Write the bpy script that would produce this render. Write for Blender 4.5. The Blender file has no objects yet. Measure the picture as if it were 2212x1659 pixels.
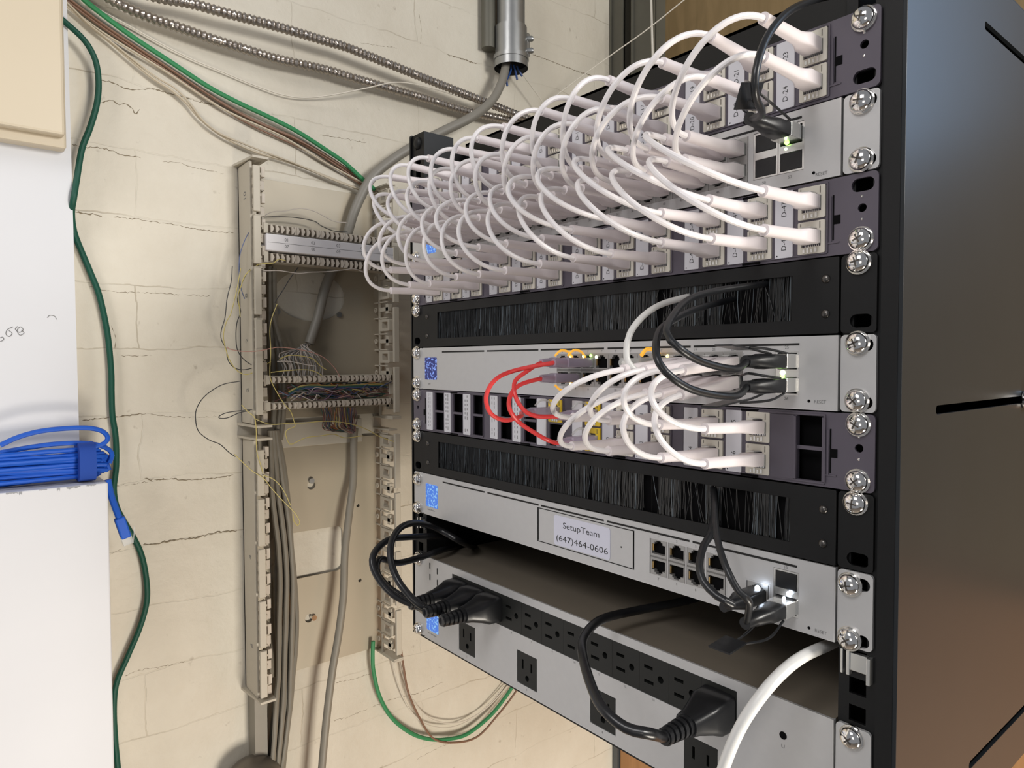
import bpy, math, random
from mathutils import Vector, Matrix
from mathutils.geometry import tessellate_polygon
random.seed(7)
S = 0.001                      # all modelling below is in millimetres
U = 44.45                      # one rack unit
SC = bpy.context.scene
COL = SC.collection

# ------------------------------------------------------------------ camera
CAM = Vector((649.0, -393.8, -192.6)); FPX = 1495.35
CR = Vector((0.63410219, 0.77324416, -0.00280827))
CU = Vector((-0.02366618, 0.02303738, 0.99945445))
CW = Vector((-0.77288701, 0.63368979, -0.03290779))
cd = bpy.data.cameras.new('camera'); cam = bpy.data.objects.new('camera', cd); COL.objects.link(cam)
cd.sensor_width = 36; cd.lens = FPX/2212*36; cd.clip_start = 0.01; cd.clip_end = 50
m = Matrix.Identity(4)
for i in range(3):
    m[i][0] = CR[i]; m[i][1] = CU[i]; m[i][2] = -CW[i]; m[i][3] = CAM[i]*S
cam.matrix_world = m
SC.camera = cam
# ------------------------------------------------------------------ world, lights, exposure
wd = bpy.data.worlds.new('world'); SC.world = wd; wd.use_nodes = True
wb = wd.node_tree.nodes['Background']; wb.inputs[0].default_value = (0.90, 0.93, 1.0, 1); wb.inputs[1].default_value = 0.27
def area(name, loc, tgt, size, power, col, sy=None):
    l = bpy.data.lights.new(name, 'AREA'); l.energy = power; l.color = col; l.size = size
    if sy: l.shape = 'RECTANGLE'; l.size_y = sy
    o = bpy.data.objects.new(name, l); COL.objects.link(o); o.location = loc
    o.rotation_euler = (Vector(tgt)-Vector(loc)).to_track_quat('-Z', 'Y').to_euler()
    return o
area('ceiling_lamp', (0.60, -1.5, 0.90), (0.2, 0.1, -0.25), 0.6, 14, (1.0, 0.97, 0.96))
area('side_lamp', (2.0, 0.36, 0.42), (-0.3, 0.0, -0.15), 0.45, 28, (1.0, 0.965, 0.91))
area('blue_sheen_light', (0.93, 0.62, 0.33), (0.80, -0.5, 0.05), 0.34, 3.0, (0.42, 0.66, 1.0), 0.75)  # added cool light, unseen; gives the rack's side panel its blue sheen
area('low_lamp', (1.2, 0.1, -1.2), (-0.3, 0.15, -0.60), 0.4, 19, (1.0, 0.92, 0.80))
area('gap_fill_light', (0.95, -1.5, -0.30), (0.25, 0.1, -0.36), 0.35, 2.4, (1.0, 0.90, 0.80))  # added fill light, unseen; reaches the power unit's top through the gap
vs = SC.view_settings
vs.view_transform = 'Standard'; vs.look = 'None'; vs.gamma = 1; vs.use_curve_mapping = False; vs.exposure = -0.08

# ------------------------------------------------------------------ pixel helpers: a ray through the photo meets a real plane
def ray(px, py): return CW + CR*((px-1106)/FPX) - CU*((py-829.5)/FPX)
def onY(px, py, y=0.0):
    d = ray(px, py); return CAM + d*((y-CAM.y)/d.y)
def onX(px, py, x):
    d = ray(px, py); return CAM + d*((x-CAM.x)/d.x)
WX = -320.0                    # brick wall plane
def W(px, py, off=3.0): return onX(px, py, WX+off)

# ------------------------------------------------------------------ materials
MATS = {}
def mat(name, col, rough=0.5, metal=0.0, emit=None, es=0.0, noise=0.0, nscale=40, bump=0.0, trans=0.0, alpha=1.0, coat=0.0, spec=0.5):
    if name in MATS: return MATS[name]
    m = bpy.data.materials.new(name); m.use_nodes = True; nt = m.node_tree
    b = nt.nodes['Principled BSDF']
    b.inputs['Base Color'].default_value = (*col, 1); b.inputs['Roughness'].default_value = rough
    b.inputs['Metallic'].default_value = metal; b.inputs['Specular IOR Level'].default_value = spec
    b.inputs['Coat Weight'].default_value = coat
    if trans: b.inputs['Transmission Weight'].default_value = trans
    if alpha < 1: b.inputs['Alpha'].default_value = alpha
    if emit: b.inputs['Emission Color'].default_value = (*emit, 1); b.inputs['Emission Strength'].default_value = es
    if noise or bump:
        tc = nt.nodes.new('ShaderNodeTexCoord'); n = nt.nodes.new('ShaderNodeTexNoise')
        n.inputs['Scale'].default_value = nscale; n.inputs['Detail'].default_value = 6
        nt.links.new(tc.outputs['Object'], n.inputs['Vector'])
        if noise:
            mr = nt.nodes.new('ShaderNodeMapRange'); mr.inputs[3].default_value = 1-noise; mr.inputs[4].default_value = 1+noise
            nt.links.new(n.outputs[0], mr.inputs[0])
            mx = nt.nodes.new('ShaderNodeVectorMath'); mx.operation = 'SCALE'; mx.inputs[0].default_value = col
            nt.links.new(mr.outputs[0], mx.inputs['Scale']); nt.links.new(mx.outputs[0], b.inputs['Base Color'])
        if bump:
            bp = nt.nodes.new('ShaderNodeBump'); bp.inputs['Strength'].default_value = bump; bp.inputs['Distance'].default_value = 0.001
            nt.links.new(n.outputs[0], bp.inputs['Height']); nt.links.new(bp.outputs[0], b.inputs['Normal'])
    MATS[name] = m; return m
silver = mat('brushed_silver', (0.55, 0.55, 0.55), 0.42, 0.35, noise=0.04, nscale=150)
silver_edge = mat('silver_edge', (0.62, 0.62, 0.62), 0.3, 0.6)
plum = mat('plum_grey_paint', (0.098, 0.086, 0.110), 0.45, 0.1, noise=0.05, nscale=120)
plum_dark = mat('plum_dark', (0.05, 0.045, 0.056), 0.5)
black = mat('black_powder_coat', (0.0055, 0.0058, 0.0062), 0.48, 0.0, noise=0.15, nscale=300, spec=0.32)
panel_black = mat('black_side_panel', (0.013, 0.016, 0.019), 0.33, 0.12, noise=0.12, nscale=18, bump=0.06)
void = mat('dark_cavity', (0.0025, 0.0025, 0.003), 0.8, spec=0.1)
chassis = mat('grey_steel_chassis', (0.22, 0.19, 0.15), 0.5, 0.15, noise=0.06, nscale=30)
chrome = mat('chrome', (0.82, 0.80, 0.77), 0.10, 1.0)
dark_recess = mat('screw_recess', (0.16, 0.145, 0.13), 0.3, 1.0)
whitep = mat('white_patch_plastic', (0.76, 0.70, 0.71), 0.45, noise=0.02, nscale=60)
whitec = mat('white_cable_jacket', (0.80, 0.77, 0.78), 0.38)
offwhite = mat('off_white_jacket', (0.72, 0.72, 0.70), 0.4)
cream = mat('cream_keystone', (0.66, 0.63, 0.55), 0.45)
yellow = mat('yellow_keystone', (0.78, 0.55, 0.03), 0.45)
clear = mat('clear_plastic', (0.75, 0.76, 0.74), 0.15, alpha=0.45)
lavender = mat('lavender_clear_boot', (0.42, 0.36, 0.46), 0.25, alpha=0.72)
led_lit = mat('led_lit_clear_plastic', (0.95, 0.55, 0.05), 0.2, emit=(1.0, 0.55, 0.05), es=0.5, alpha=0.7)  # clear latch guards; LED light on them is put into colour and emission
gold = mat('gold_contacts', (0.75, 0.52, 0.22), 0.25, 1.0)
steel = mat('bright_cage_steel', (0.72, 0.72, 0.70), 0.25, 0.9)
paper = mat('label_paper', (0.62, 0.62, 0.66), 0.6)
sticker = mat('sticker_paper', (0.66, 0.67, 0.78), 0.4)
ink = mat('black_ink', (0.02, 0.02, 0.022), 0.6)
grey_ink = mat('grey_ink', (0.16, 0.16, 0.16), 0.6)
slit = mat('black_slit', (0.008, 0.008, 0.008), 0.7)
rubber = mat('black_rubber', (0.010, 0.0105, 0.012), 0.33, coat=0.1, spec=0.4)
rubber_soft = mat('black_cable_jacket', (0.011, 0.012, 0.014), 0.38, coat=0.1, spec=0.4)
outlet_m = mat('outlet_black', (0.012, 0.013, 0.012), 0.5, spec=0.35)
red = mat('red_jacket', (0.72, 0.05, 0.05), 0.4)
blue = mat('blue_jacket', (0.010, 0.095, 0.52), 0.5, spec=0.35)
bluev = mat('blue_hook_strap', (0.012, 0.06, 0.34), 0.85)
green = mat('green_wire', (0.04, 0.24, 0.095), 0.5, spec=0.35)
dgreen = mat('dark_green_jacket', (0.006, 0.07, 0.045), 0.55, spec=0.35)
brown = mat('brown_wire', (0.22, 0.12, 0.075), 0.55)
beige = mat('beige_wire', (0.50, 0.43, 0.32), 0.55)
greyc = mat('grey_cable_jacket', (0.235, 0.215, 0.175), 0.5, noise=0.08, nscale=50)
greyd = mat('dark_grey_jacket', (0.225, 0.21, 0.18), 0.5)
bixm = mat('beige_block_plastic', (0.50, 0.455, 0.37), 0.5, noise=0.05, nscale=60)
bixp = mat('beige_back_plate', (0.40, 0.35, 0.265), 0.42, 0.15, noise=0.08, nscale=12)
tooth = mat('beige_comb_teeth', (0.56, 0.50, 0.42), 0.5)
galv = mat('galvanised_steel', (0.36, 0.365, 0.36), 0.36, 0.8, noise=0.12, nscale=60)
armor = mat('armoured_conduit', (0.40, 0.36, 0.32), 0.28, 0.85, noise=0.1, nscale=120)
ebox = mat('cream_box_paint', (0.60, 0.52, 0.39), 0.45, noise=0.02, nscale=10)
wboard = mat('white_painted_board', (0.64, 0.65, 0.68), 0.5, noise=0.04, nscale=7, bump=0.05)
struct_m = mat('grey_strut', (0.13, 0.125, 0.10), 0.5, 0.3, noise=0.2, nscale=20)
def led(name, c, s): return mat(name, c, 0.4, emit=c, es=s)
led_g = led('green_led', (0.35, 1.0, 0.12), 6); led_w = led('white_led', (0.75, 0.85, 1.0), 14); led_a = led('amber_led', (1.0, 0.78, 0.2), 7)
led_gw = led('pale_green_led', (0.8, 1.0, 0.55), 7)

def wall_material():
    m = bpy.data.materials.new('painted_block_wall'); m.use_nodes = True; nt = m.node_tree; L = nt.links
    b = nt.nodes['Principled BSDF']; b.inputs['Roughness'].default_value = 0.5
    N = nt.nodes.new
    geo = N('ShaderNodeNewGeometry'); sep = N('ShaderNodeSeparateXYZ'); L.new(geo.outputs['Position'], sep.inputs[0])
    dn = N('ShaderNodeTexNoise'); dn.inputs['Scale'].default_value = 14; dn.inputs['Detail'].default_value = 6
    L.new(geo.outputs['Position'], dn.inputs['Vector'])
    off = N('ShaderNodeMath'); off.operation = 'MULTIPLY_ADD'; off.inputs[1].default_value = 0.022; off.inputs[2].default_value = -0.011
    L.new(dn.outputs[0], off.inputs[0])
    zz = N('ShaderNodeMath'); L.new(sep.outputs['Z'], zz.inputs[0]); L.new(off.outputs[0], zz.inputs[1])
    z2 = N('ShaderNodeMath'); z2.inputs[1].default_value = 0.0115+0.0825*40; L.new(zz.outputs[0], z2.inputs[0])
    yy = N('ShaderNodeMath'); L.new(sep.outputs['Y'], yy.inputs[0]); L.new(off.outputs[0], yy.inputs[1])
    cmb = N('ShaderNodeCombineXYZ'); L.new(yy.outputs[0], cmb.inputs[0]); L.new(z2.outputs[0], cmb.inputs[1])
    br = N('ShaderNodeTexBrick'); br.inputs['Scale'].default_value = 1; br.inputs['Brick Width'].default_value = 0.41
    br.inputs['Row Height'].default_value = 0.0825; br.inputs['Mortar Size'].default_value = 0.0010; br.inputs['Mortar Smooth'].default_value = 0.6
    L.new(cmb.outputs[0], br.inputs['Vector'])
    # cracks open only here and there
    mk = N('ShaderNodeTexNoise'); mk.inputs['Scale'].default_value = 9; mk.inputs['Detail'].default_value = 4; L.new(geo.outputs['Position'], mk.inputs['Vector'])
    mr = N('ShaderNodeMapRange'); mr.inputs[1].default_value = 0.47; mr.inputs[2].default_value = 0.70; L.new(mk.outputs[0], mr.inputs[0])
    ck = N('ShaderNodeMath'); ck.operation = 'MULTIPLY'; L.new(br.outputs['Fac'], ck.inputs[0]); L.new(mr.outputs[0], ck.inputs[1])
    base = N('ShaderNodeTexNoise'); base.inputs['Scale'].default_value = 3.5; base.inputs['Detail'].default_value = 8; base.inputs['Roughness'].default_value = 0.65
    L.new(geo.outputs['Position'], base.inputs['Vector'])
    cr = N('ShaderNodeValToRGB'); cr.color_ramp.elements[0].position = 0.3; cr.color_ramp.elements[1].position = 0.7
    cr.color_ramp.elements[0].color = (0.57, 0.52, 0.425, 1); cr.color_ramp.elements[1].color = (0.68, 0.64, 0.545, 1)
    L.new(base.outputs[0], cr.inputs[0])
    # fine dark flecks
    fl = N('ShaderNodeTexNoise'); fl.inputs['Scale'].default_value = 70; fl.inputs['Detail'].default_value = 3; L.new(geo.outputs['Position'], fl.inputs['Vector'])
    fm = N('ShaderNodeMapRange'); fm.inputs[1].default_value = 0.70; fm.inputs[2].default_value = 0.80; fm.inputs[4].default_value = 0.5; L.new(fl.outputs[0], fm.inputs[0])
    mx = N('ShaderNodeMix'); mx.data_type = 'RGBA'; L.new(ck.outputs[0], mx.inputs[0]); L.new(cr.outputs[0], mx.inputs[6]); mx.inputs[7].default_value = (0.40, 0.345, 0.26, 1)
    mx2 = N('ShaderNodeMix'); mx2.data_type = 'RGBA'; L.new(fm.outputs[0], mx2.inputs[0]); L.new(mx.outputs[2], mx2.inputs[6]); mx2.inputs[7].default_value = (0.26, 0.21, 0.15, 1)
    L.new(mx2.outputs[2], b.inputs['Base Color'])
    # relief: whole mortar grid shallow, lumps of paint
    h1 = N('ShaderNodeMath'); h1.operation = 'MULTIPLY'; h1.inputs[1].default_value = -0.16; L.new(br.outputs['Fac'], h1.inputs[0])
    h2 = N('ShaderNodeTexNoise'); h2.inputs['Scale'].default_value = 22; h2.inputs['Detail'].default_value = 8; h2.inputs['Roughness'].default_value = 0.6; L.new(geo.outputs['Position'], h2.inputs['Vector'])
    h3 = N('ShaderNodeMath'); L.new(h1.outputs[0], h3.inputs[0]); L.new(h2.outputs[0], h3.inputs[1])
    bp = N('ShaderNodeBump'); bp.inputs['Strength'].default_value = 0.5; bp.inputs['Distance'].default_value = 0.004
    L.new(h3.outputs[0], bp.inputs['Height']); L.new(bp.outputs[0], b.inputs['Normal'])
    return m
wallm = wall_material()
def wood_material(name, c1, c2):
    m = bpy.data.materials.new(name); m.use_nodes = True; nt = m.node_tree; L = nt.links; N = nt.nodes.new
    b = nt.nodes['Principled BSDF']; b.inputs['Roughness'].default_value = 0.6
    tc = N('ShaderNodeTexCoord'); mp = N('ShaderNodeMapping'); mp.inputs['Scale'].default_value = (6, 6, 0.8); L.new(tc.outputs['Object'], mp.inputs[0])
    n = N('ShaderNodeTexNoise'); n.inputs['Scale'].default_value = 5; n.inputs['Detail'].default_value = 8; n.inputs['Distortion'].default_value = 1.2; L.new(mp.outputs[0], n.inputs['Vector'])
    cr = N('ShaderNodeValToRGB'); cr.color_ramp.elements[0].position = 0.3; cr.color_ramp.elements[1].position = 0.7
    cr.color_ramp.elements[0].color = (*c1, 1); cr.color_ramp.elements[1].color = (*c2, 1); L.new(n.outputs[0], cr.inputs[0]); L.new(cr.outputs[0], b.inputs['Base Color'])
    return m
wood = wood_material('plywood_backboard', (0.36, 0.18, 0.07), (0.48, 0.25, 0.105))
def bristle_material():
    m = bpy.data.materials.new('brush_bristle'); m.use_nodes = True; nt = m.node_tree; L = nt.links; N = nt.nodes.new
    b = nt.nodes['Principled BSDF']; b.inputs['Roughness'].default_value = 0.35
    g = N('ShaderNodeNewGeometry'); cr = N('ShaderNodeValToRGB')
    cr.color_ramp.elements[0].color = (0.003, 0.0035, 0.004, 1); cr.color_ramp.elements[1].color = (0.17, 0.215, 0.25, 1); cr.color_ramp.elements[1].position = 1  # pale end of the ramp paints stray glints on a few bristles
    e = cr.color_ramp.elements.new(0.82); e.color = (0.012, 0.014, 0.016, 1)
    L.new(g.outputs['Random Per Island'], cr.inputs[0]); L.new(cr.outputs[0], b.inputs['Base Color'])
    return m
bristle = bristle_material()
def screen_material(name, c1, c2, s):
    m = bpy.data.materials.new(name); m.use_nodes = True; nt = m.node_tree; L = nt.links; N = nt.nodes.new
    b = nt.nodes['Principled BSDF']; b.inputs['Base Color'].default_value = (0.01, 0.01, 0.02, 1); b.inputs['Roughness'].default_value = 0.15
    tc = N('ShaderNodeTexCoord'); v = N('ShaderNodeTexNoise'); v.inputs['Scale'].default_value = 420; v.inputs['Detail'].default_value = 1; L.new(tc.outputs['Object'], v.inputs['Vector'])
    cr = N('ShaderNodeValToRGB'); cr.color_ramp.elements[0].position = 0.52; cr.color_ramp.elements[1].position = 0.66
    cr.color_ramp.elements[0].color = (*c1, 1); cr.color_ramp.elements[1].color = (*c2, 1); L.new(v.outputs[0], cr.inputs[0])
    L.new(cr.outputs[0], b.inputs['Emission Color']); b.inputs['Emission Strength'].default_value = s
    return m
scr_dark = screen_material('screen_dark_blue', (0.015, 0.025, 0.16), (0.25, 0.40, 1.0), 0.9)
scr_blue = screen_material('screen_bright_blue', (0.07, 0.22, 0.80), (0.30, 0.62, 1.0), 0.9)

# ------------------------------------------------------------------ mesh builder
ORG = {}
class MB:
    def __init__(s): s.v = []; s.f = []
    def add(s, vs, fs):
        o = len(s.v); s.v += [Vector(v) for v in vs]; s.f += [tuple(i+o for i in f) for f in fs]; return s
    def box(s, x0, x1, y0, y1, z0, z1):
        return s.add([(x0,y0,z0),(x1,y0,z0),(x1,y1,z0),(x0,y1,z0),(x0,y0,z1),(x1,y0,z1),(x1,y1,z1),(x0,y1,z1)],
                     [(0,3,2,1),(4,5,6,7),(0,1,5,4),(1,2,6,5),(2,3,7,6),(3,0,4,7)])
    def tube(s, pts, r, n=8, caps=True):
        pts = [Vector(p) for p in pts]; k = len(pts)
        rs = r if isinstance(r, (list, tuple)) else [r]*k
        t0 = (pts[1]-pts[0]).normalized(); a = Vector((0,0,1)) if abs(t0.z) < 0.9 else Vector((1,0,0))
        nrm = (a - t0*a.dot(t0)).normalized(); vs = []; fs = []
        for i, p in enumerate(pts):
            t = (pts[min(i+1,k-1)]-pts[max(i-1,0)]).normalized()
            nn = nrm - t*nrm.dot(t)
            if nn.length > 1e-6: nrm = nn.normalized()
            bi = t.cross(nrm)
            for j in range(n):
                an = 2*math.pi*j/n; vs.append(p + (nrm*math.cos(an)+bi*math.sin(an))*rs[i])
        for i in range(k-1):
            for j in range(n): fs.append((i*n+j, i*n+(j+1)%n, (i+1)*n+(j+1)%n, (i+1)*n+j))
        if caps: fs.append(tuple(range(n-1,-1,-1))); fs.append(tuple((k-1)*n+j for j in range(n)))
        return s.add(vs, fs)
    def cyl(s, p0, p1, r, n=16): return s.tube([p0, p1], r, n)
    def loft(s, secs, n=16):                       # along -y: (y, half width, half height, roundness, dx, dz)
        vs = []; fs = []
        for q in secs:
            y, a, b, e = q[:4]; dx, dz = (q[4], q[5]) if len(q) > 4 else (0, 0)
            for j in range(n):
                an = 2*math.pi*(j+0.5)/n; c, sn = math.cos(an), math.sin(an); p = 2.0/e
                vs.append((dx+a*math.copysign(abs(c)**p, c), y, dz+b*math.copysign(abs(sn)**p, sn)))
        k = len(secs)
        for i in range(k-1):
            for j in range(n): fs.append((i*n+j, i*n+(j+1)%n, (i+1)*n+(j+1)%n, (i+1)*n+j))
        fs.append(tuple(range(n-1,-1,-1))); fs.append(tuple((k-1)*n+j for j in range(n)))
        return s.add(vs, fs)
    def plate(s, outer, holes, d0, d1, mp=None):   # 2D outline with holes given thickness
        mp = mp or (lambda u, v, d: (u, d, v))
        loops = [outer]+list(holes); flat = [p for l in loops for p in l]
        tri = tessellate_polygon([[Vector((p[0], p[1], 0)) for p in l] for l in loops]); n = len(flat)
        vs = [mp(p[0], p[1], d0) for p in flat]+[mp(p[0], p[1], d1) for p in flat]; fs = []
        for t in tri: fs.append(tuple(t)); fs.append(tuple(i+n for i in reversed(t)))
        o = 0
        for l in loops:
            k = len(l)
            for i in range(k): fs.append((o+i, o+(i+1)%k, o+(i+1)%k+n, o+i+n))
            o += k
        return s.add(vs, fs)
    def dome(s, c, r, h, n=20, k=6, y0=0):         # cap rising towards -y
        vs = []; fs = []
        for i in range(k+1):
            a = math.pi/2*i/k; rr_ = r*math.cos(a) if i < k else r*0.02
            for j in range(n):
                an = 2*math.pi*j/n; vs.append((c[0]+rr_*math.cos(an), c[1]+y0-h*math.sin(a), c[2]+rr_*math.sin(an)))
        for i in range(k):
            for j in range(n): fs.append((i*n+j, i*n+(j+1)%n, (i+1)*n+(j+1)%n, (i+1)*n+j))
        fs.append(tuple(range(n))); fs.append(tuple(k*n+j for j in range(n)))
        return s.add(vs, fs)
yz = lambda u, v, d: (d, u, v)
def rr(x0, z0, x1, z1, r, n=5):
    x0, x1 = min(x0,x1), max(x0,x1); z0, z1 = min(z0,z1), max(z0,z1); o = []
    for cx, cz, a in ((x1-r,z1-r,0),(x0+r,z1-r,90),(x0+r,z0+r,180),(x1-r,z0+r,270)):
        for i in range(n+1):
            t = math.radians(a+90*i/n); o.append((cx+r*math.cos(t), cz+r*math.sin(t)))
    return o
def rect(x0, z0, x1, z1): return [(x1,z1),(x0,z1),(x0,z0),(x1,z0)]
def circ(x, z, r, n=16): return [(x+r*math.cos(2*math.pi*i/n), z+r*math.sin(2*math.pi*i/n)) for i in range(n)]
def wo(o):
    return ORG.get(o.name, Vector((0,0,0)))
def put(name, mb, m, parent=None, origin=None, smooth=False, bevel=0.0, local=None, kind=None, label=None):
    """links a mesh. Vertices are world mm, unless local=(offset from the parent) is given."""
    po = wo(parent) if parent else Vector((0,0,0))
    if local is not None: O = Vector((0,0,0)); loc = Vector(local); org = po+loc
    else:
        if origin is None: origin = po if parent else None
        if origin is None:
            xs = [v.x for v in mb.v]; ys = [v.y for v in mb.v]; zs = [v.z for v in mb.v]
            origin = Vector(((min(xs)+max(xs))/2, (min(ys)+max(ys))/2, min(zs)))
        O = Vector(origin); loc = O-po; org = O
    me = bpy.data.meshes.new(name)
    me.from_pydata([(v-O)*S for v in mb.v], [], mb.f); me.update()
    import bmesh
    bm = bmesh.new(); bm.from_mesh(me); bmesh.ops.recalc_face_normals(bm, faces=bm.faces); bm.to_mesh(me); bm.free()
    if smooth:
        for p in me.polygons: p.use_smooth = True
        me.set_sharp_from_angle(angle=math.radians(32))
    me.materials.append(m)
    o = bpy.data.objects.new(name, me); COL.objects.link(o); o.location = loc*S
    if parent: o.parent = parent
    ORG[o.name] = org
    if bevel:
        bv = o.modifiers.new('bevel', 'BEVEL'); bv.width = bevel*S; bv.segments = 2; bv.limit_method = 'ANGLE'
    if kind: o['kind'] = kind
    if label: o['label'] = label
    return o
def thing(name, label, cat, loc, group=None):
    o = bpy.data.objects.new(name, None); COL.objects.link(o); o.empty_display_size = 0.01
    o.location = Vector(loc)*S; ORG[o.name] = Vector(loc); o['label'] = label; o['category'] = cat
    if group: o['group'] = group
    return o
def tag(o, label, cat, group=None, kind=None):
    o['label'] = label; o['category'] = cat
    if group: o['group'] = group
    if kind: o['kind'] = kind
    return o
def struct(name, mb, m, bevel=0):
    o = put(name, mb, m, bevel=bevel); o['kind'] = 'structure'; return o
def inst(src, parent, loc, rot=None):             # copy with its sub-parts, loc = world mm
    c = src.copy(); COL.objects.link(c); c.parent = parent
    c.location = (Vector(loc)-(wo(parent) if parent else Vector((0,0,0))))*S
    if rot: c.rotation_euler = rot
    for ch in src.children:
        d = ch.copy(); COL.objects.link(d); d.parent = c
    ORG[c.name] = Vector(loc)
    return c
def smooth_path(pts, step=4.0):
    pts = [Vector(p) for p in pts]
    if len(pts) < 3: return pts
    P = [pts[0]*2-pts[1]]+pts+[pts[-1]*2-pts[-2]]; out = []
    for i in range(1, len(P)-2):
        a, b, c, d = P[i-1:i+3]; n = max(2, int((c-b).length/step))
        for j in range(n):
            t = j/n
            out.append(0.5*((2*b)+(c-a)*t+(2*a-5*b+4*c-d)*t*t+(-a+3*b-3*c+d)*t*t*t))
    out.append(pts[-1]); return out
def bez(a, b, c, d, n=26):
    a, b, c, d = map(Vector, (a,b,c,d))
    return [a*(1-t)**3+b*3*t*(1-t)**2+c*3*t*t*(1-t)+d*t**3 for t in [i/n for i in range(n+1)]]
# lettering -------------------------------------------------------------------
_tc = {}
def glyphs(txt):
    if txt in _tc: return _tc[txt]
    cu = bpy.data.curves.new('txt', 'FONT'); cu.body = txt; cu.size = 1; cu.resolution_u = 3
    ob = bpy.data.objects.new('txt', cu); COL.objects.link(ob)
    bpy.context.view_layer.update()
    me = bpy.data.meshes.new_from_object(ob)
    vs = [(v.co.x, v.co.y) for v in me.vertices]; fs = [tuple(p.vertices) for p in me.polygons]
    bpy.data.objects.remove(ob); bpy.data.meshes.remove(me); bpy.data.curves.remove(cu)
    _tc[txt] = (vs, fs); return _tc[txt]
def text(mb, txt, cx, cz, h=None, w=None, y=0, rot=0, hs=None):
    """lettering centred on (cx, cz) of the plane y facing the room; rot=90 reads upwards"""
    vs, fs = glyphs(txt)
    x0 = min(v[0] for v in vs); x1 = max(v[0] for v in vs); y0 = min(v[1] for v in vs); y1 = max(v[1] for v in vs)
    sx = (w/(x1-x0)) if w else h/(y1-y0); sy = (h/(y1-y0)) if h else sx
    if not w: sx = sy
    out = []
    for a, b in vs:
        a = (a-(x0+x1)/2)*sx; b = (b-(y0+y1)/2)*sy
        if rot == 90: a, b = -b, a
        out.append((cx+a, y, cz+b))
    mb.add(out, fs)

# ================================================================== THE ROOM
struct('wall_left', MB().box(WX-120, WX, -1800, 686, -1700, 1300), wallm)
struct('wall_back', MB().box(WX-120, 2600, 690, 760, -1700, 1300), wood_material('plywood_less_lit', (0.20, 0.135, 0.055), (0.28, 0.19, 0.085)))  # same wood as the lower board; its weaker light is put into the colour
struct('floor', MB().box(WX-120, 2600, -1800, 760, -1760, -1700), mat('concrete_floor', (0.22, 0.19, 0.16), 0.7, noise=0.2, nscale=3))
o = put('plywood_backboard', MB().box(-302, 2300, 674, 689, -1650, -500), wood, bevel=1)
tag(o, 'orange-brown plywood board behind the bottom of the rack, beside the pale brick wall', 'board')
# metal struts in the corner, top
def strut(x0, x1, label, m_):
    o = put('metal_strut', MB().box(x0, x1, 660, 690, -60, 900).box(x0, x0+3, 655, 662, -60, 900).box(x1-3, x1, 655, 662, -60, 900), m_)
    tag(o, label, 'strut', 'metal struts in the corner'); return o
strut(-318, -283, 'grey metal strut in the corner against the brick wall, above the rack', struct_m)
strut(-262, -206, 'wider dark metal strut on the brown board, right of the corner strut', struct_m)
o = put('corner_strip', MB().box(-316, -305, 668, 690, -1650, -500), mat('dark_metal_strip', (0.12, 0.13, 0.14), 0.4, 0.6))
tag(o, 'thin dark metal strip in the corner under the rack beside the orange board', 'strip')

WALL = bpy.data.objects['wall_left']
crm = mat('crack_dark', (0.23, 0.19, 0.13), 0.9)  # dark tone of the crack lines laid along the wall
rc = random.Random(3)
for pts, r_ in [
  ([(206,172),(240,178),(268,190),(300,193),(335,192),(365,202),(400,210),(440,222),(482,230)], 0.7),
  ([(218,222),(240,217),(258,226),(272,225),(285,234),(292,246),(302,236)], 0.7),
  ([(155,312),(175,317),(215,320),(240,326),(270,336),(305,341)], 0.6), ([(350,348),(385,352),(420,362),(470,372),(490,378)], 0.35),
  ([(160,457),(180,462),(200,462),(220,468)], 0.9), ([(245,468),(300,474),(370,484),(430,496),(505,503)], 0.5),
  ([(192,620),(250,630),(330,633),(400,637),(455,640)], 0.4), ([(248,545),(246,600)], 0.3),
  ([(240,703),(250,730),(255,766),(330,768)], 0.35), ([(360,744),(420,750)], 0.6), ([(178,908),(215,904),(270,898),(316,893)], 0.8), ([(316,893),(350,898),(395,901),(470,900)], 0.35),
  ([(312,1034),(340,1036),(370,1034),(400,1037),(470,1032),(505,1026)], 0.7), ([(240,1052),(300,1044),(370,1034)], 0.35),
  ([(308,1176),(340,1175),(380,1166),(430,1160),(470,1150),(512,1146)], 1.0), ([(238,1197),(262,1186)], 0.8),
  ([(1150,118),(1180,128),(1215,142),(1260,158),(1310,172)], 0.8), ([(965,118),(1000,128),(1030,138)], 0.9), ([(905,30),(910,62),(908,96)], 0.35),
  ([(775,92),(800,96),(860,104)], 0.35), ([(965,30),(965,110)], 0.4), ([(690,238),(693,262)], 0.35), ([(690,290),(720,296),(760,302),(792,309)], 0.5), ([(775,304),(790,310)], 0.8),
  ([(265,1462),(300,1448),(350,1440),(400,1428)], 0.35), ([(480,1400),(520,1398)], 0.7), ([(725,1475),(760,1468),(800,1455)], 0.4), ([(700,1562),(760,1545),(840,1512),(900,1498),(960,1472)], 0.35),
  ([(330,640),(332,700)], 0.25), ([(900,1640),(960,1610),(1010,1600)], 0.3)]:
    pth = smooth_path([W(a, b, -0.15) for a, b in pts], 2.2)
    pth = [p+Vector((0, 0, rc.gauss(0, 0.55))) for p in pth]
    rs_ = [max(0.15, r_*1.25*rc.uniform(0.25, 1.15)*(1 if 0 < q < len(pth)-1 else 0.3)) for q in range(len(pth))]
    ck_ = put('wall_crack', MB().tube(pth, rs_, 5), crm, WALL)
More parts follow.
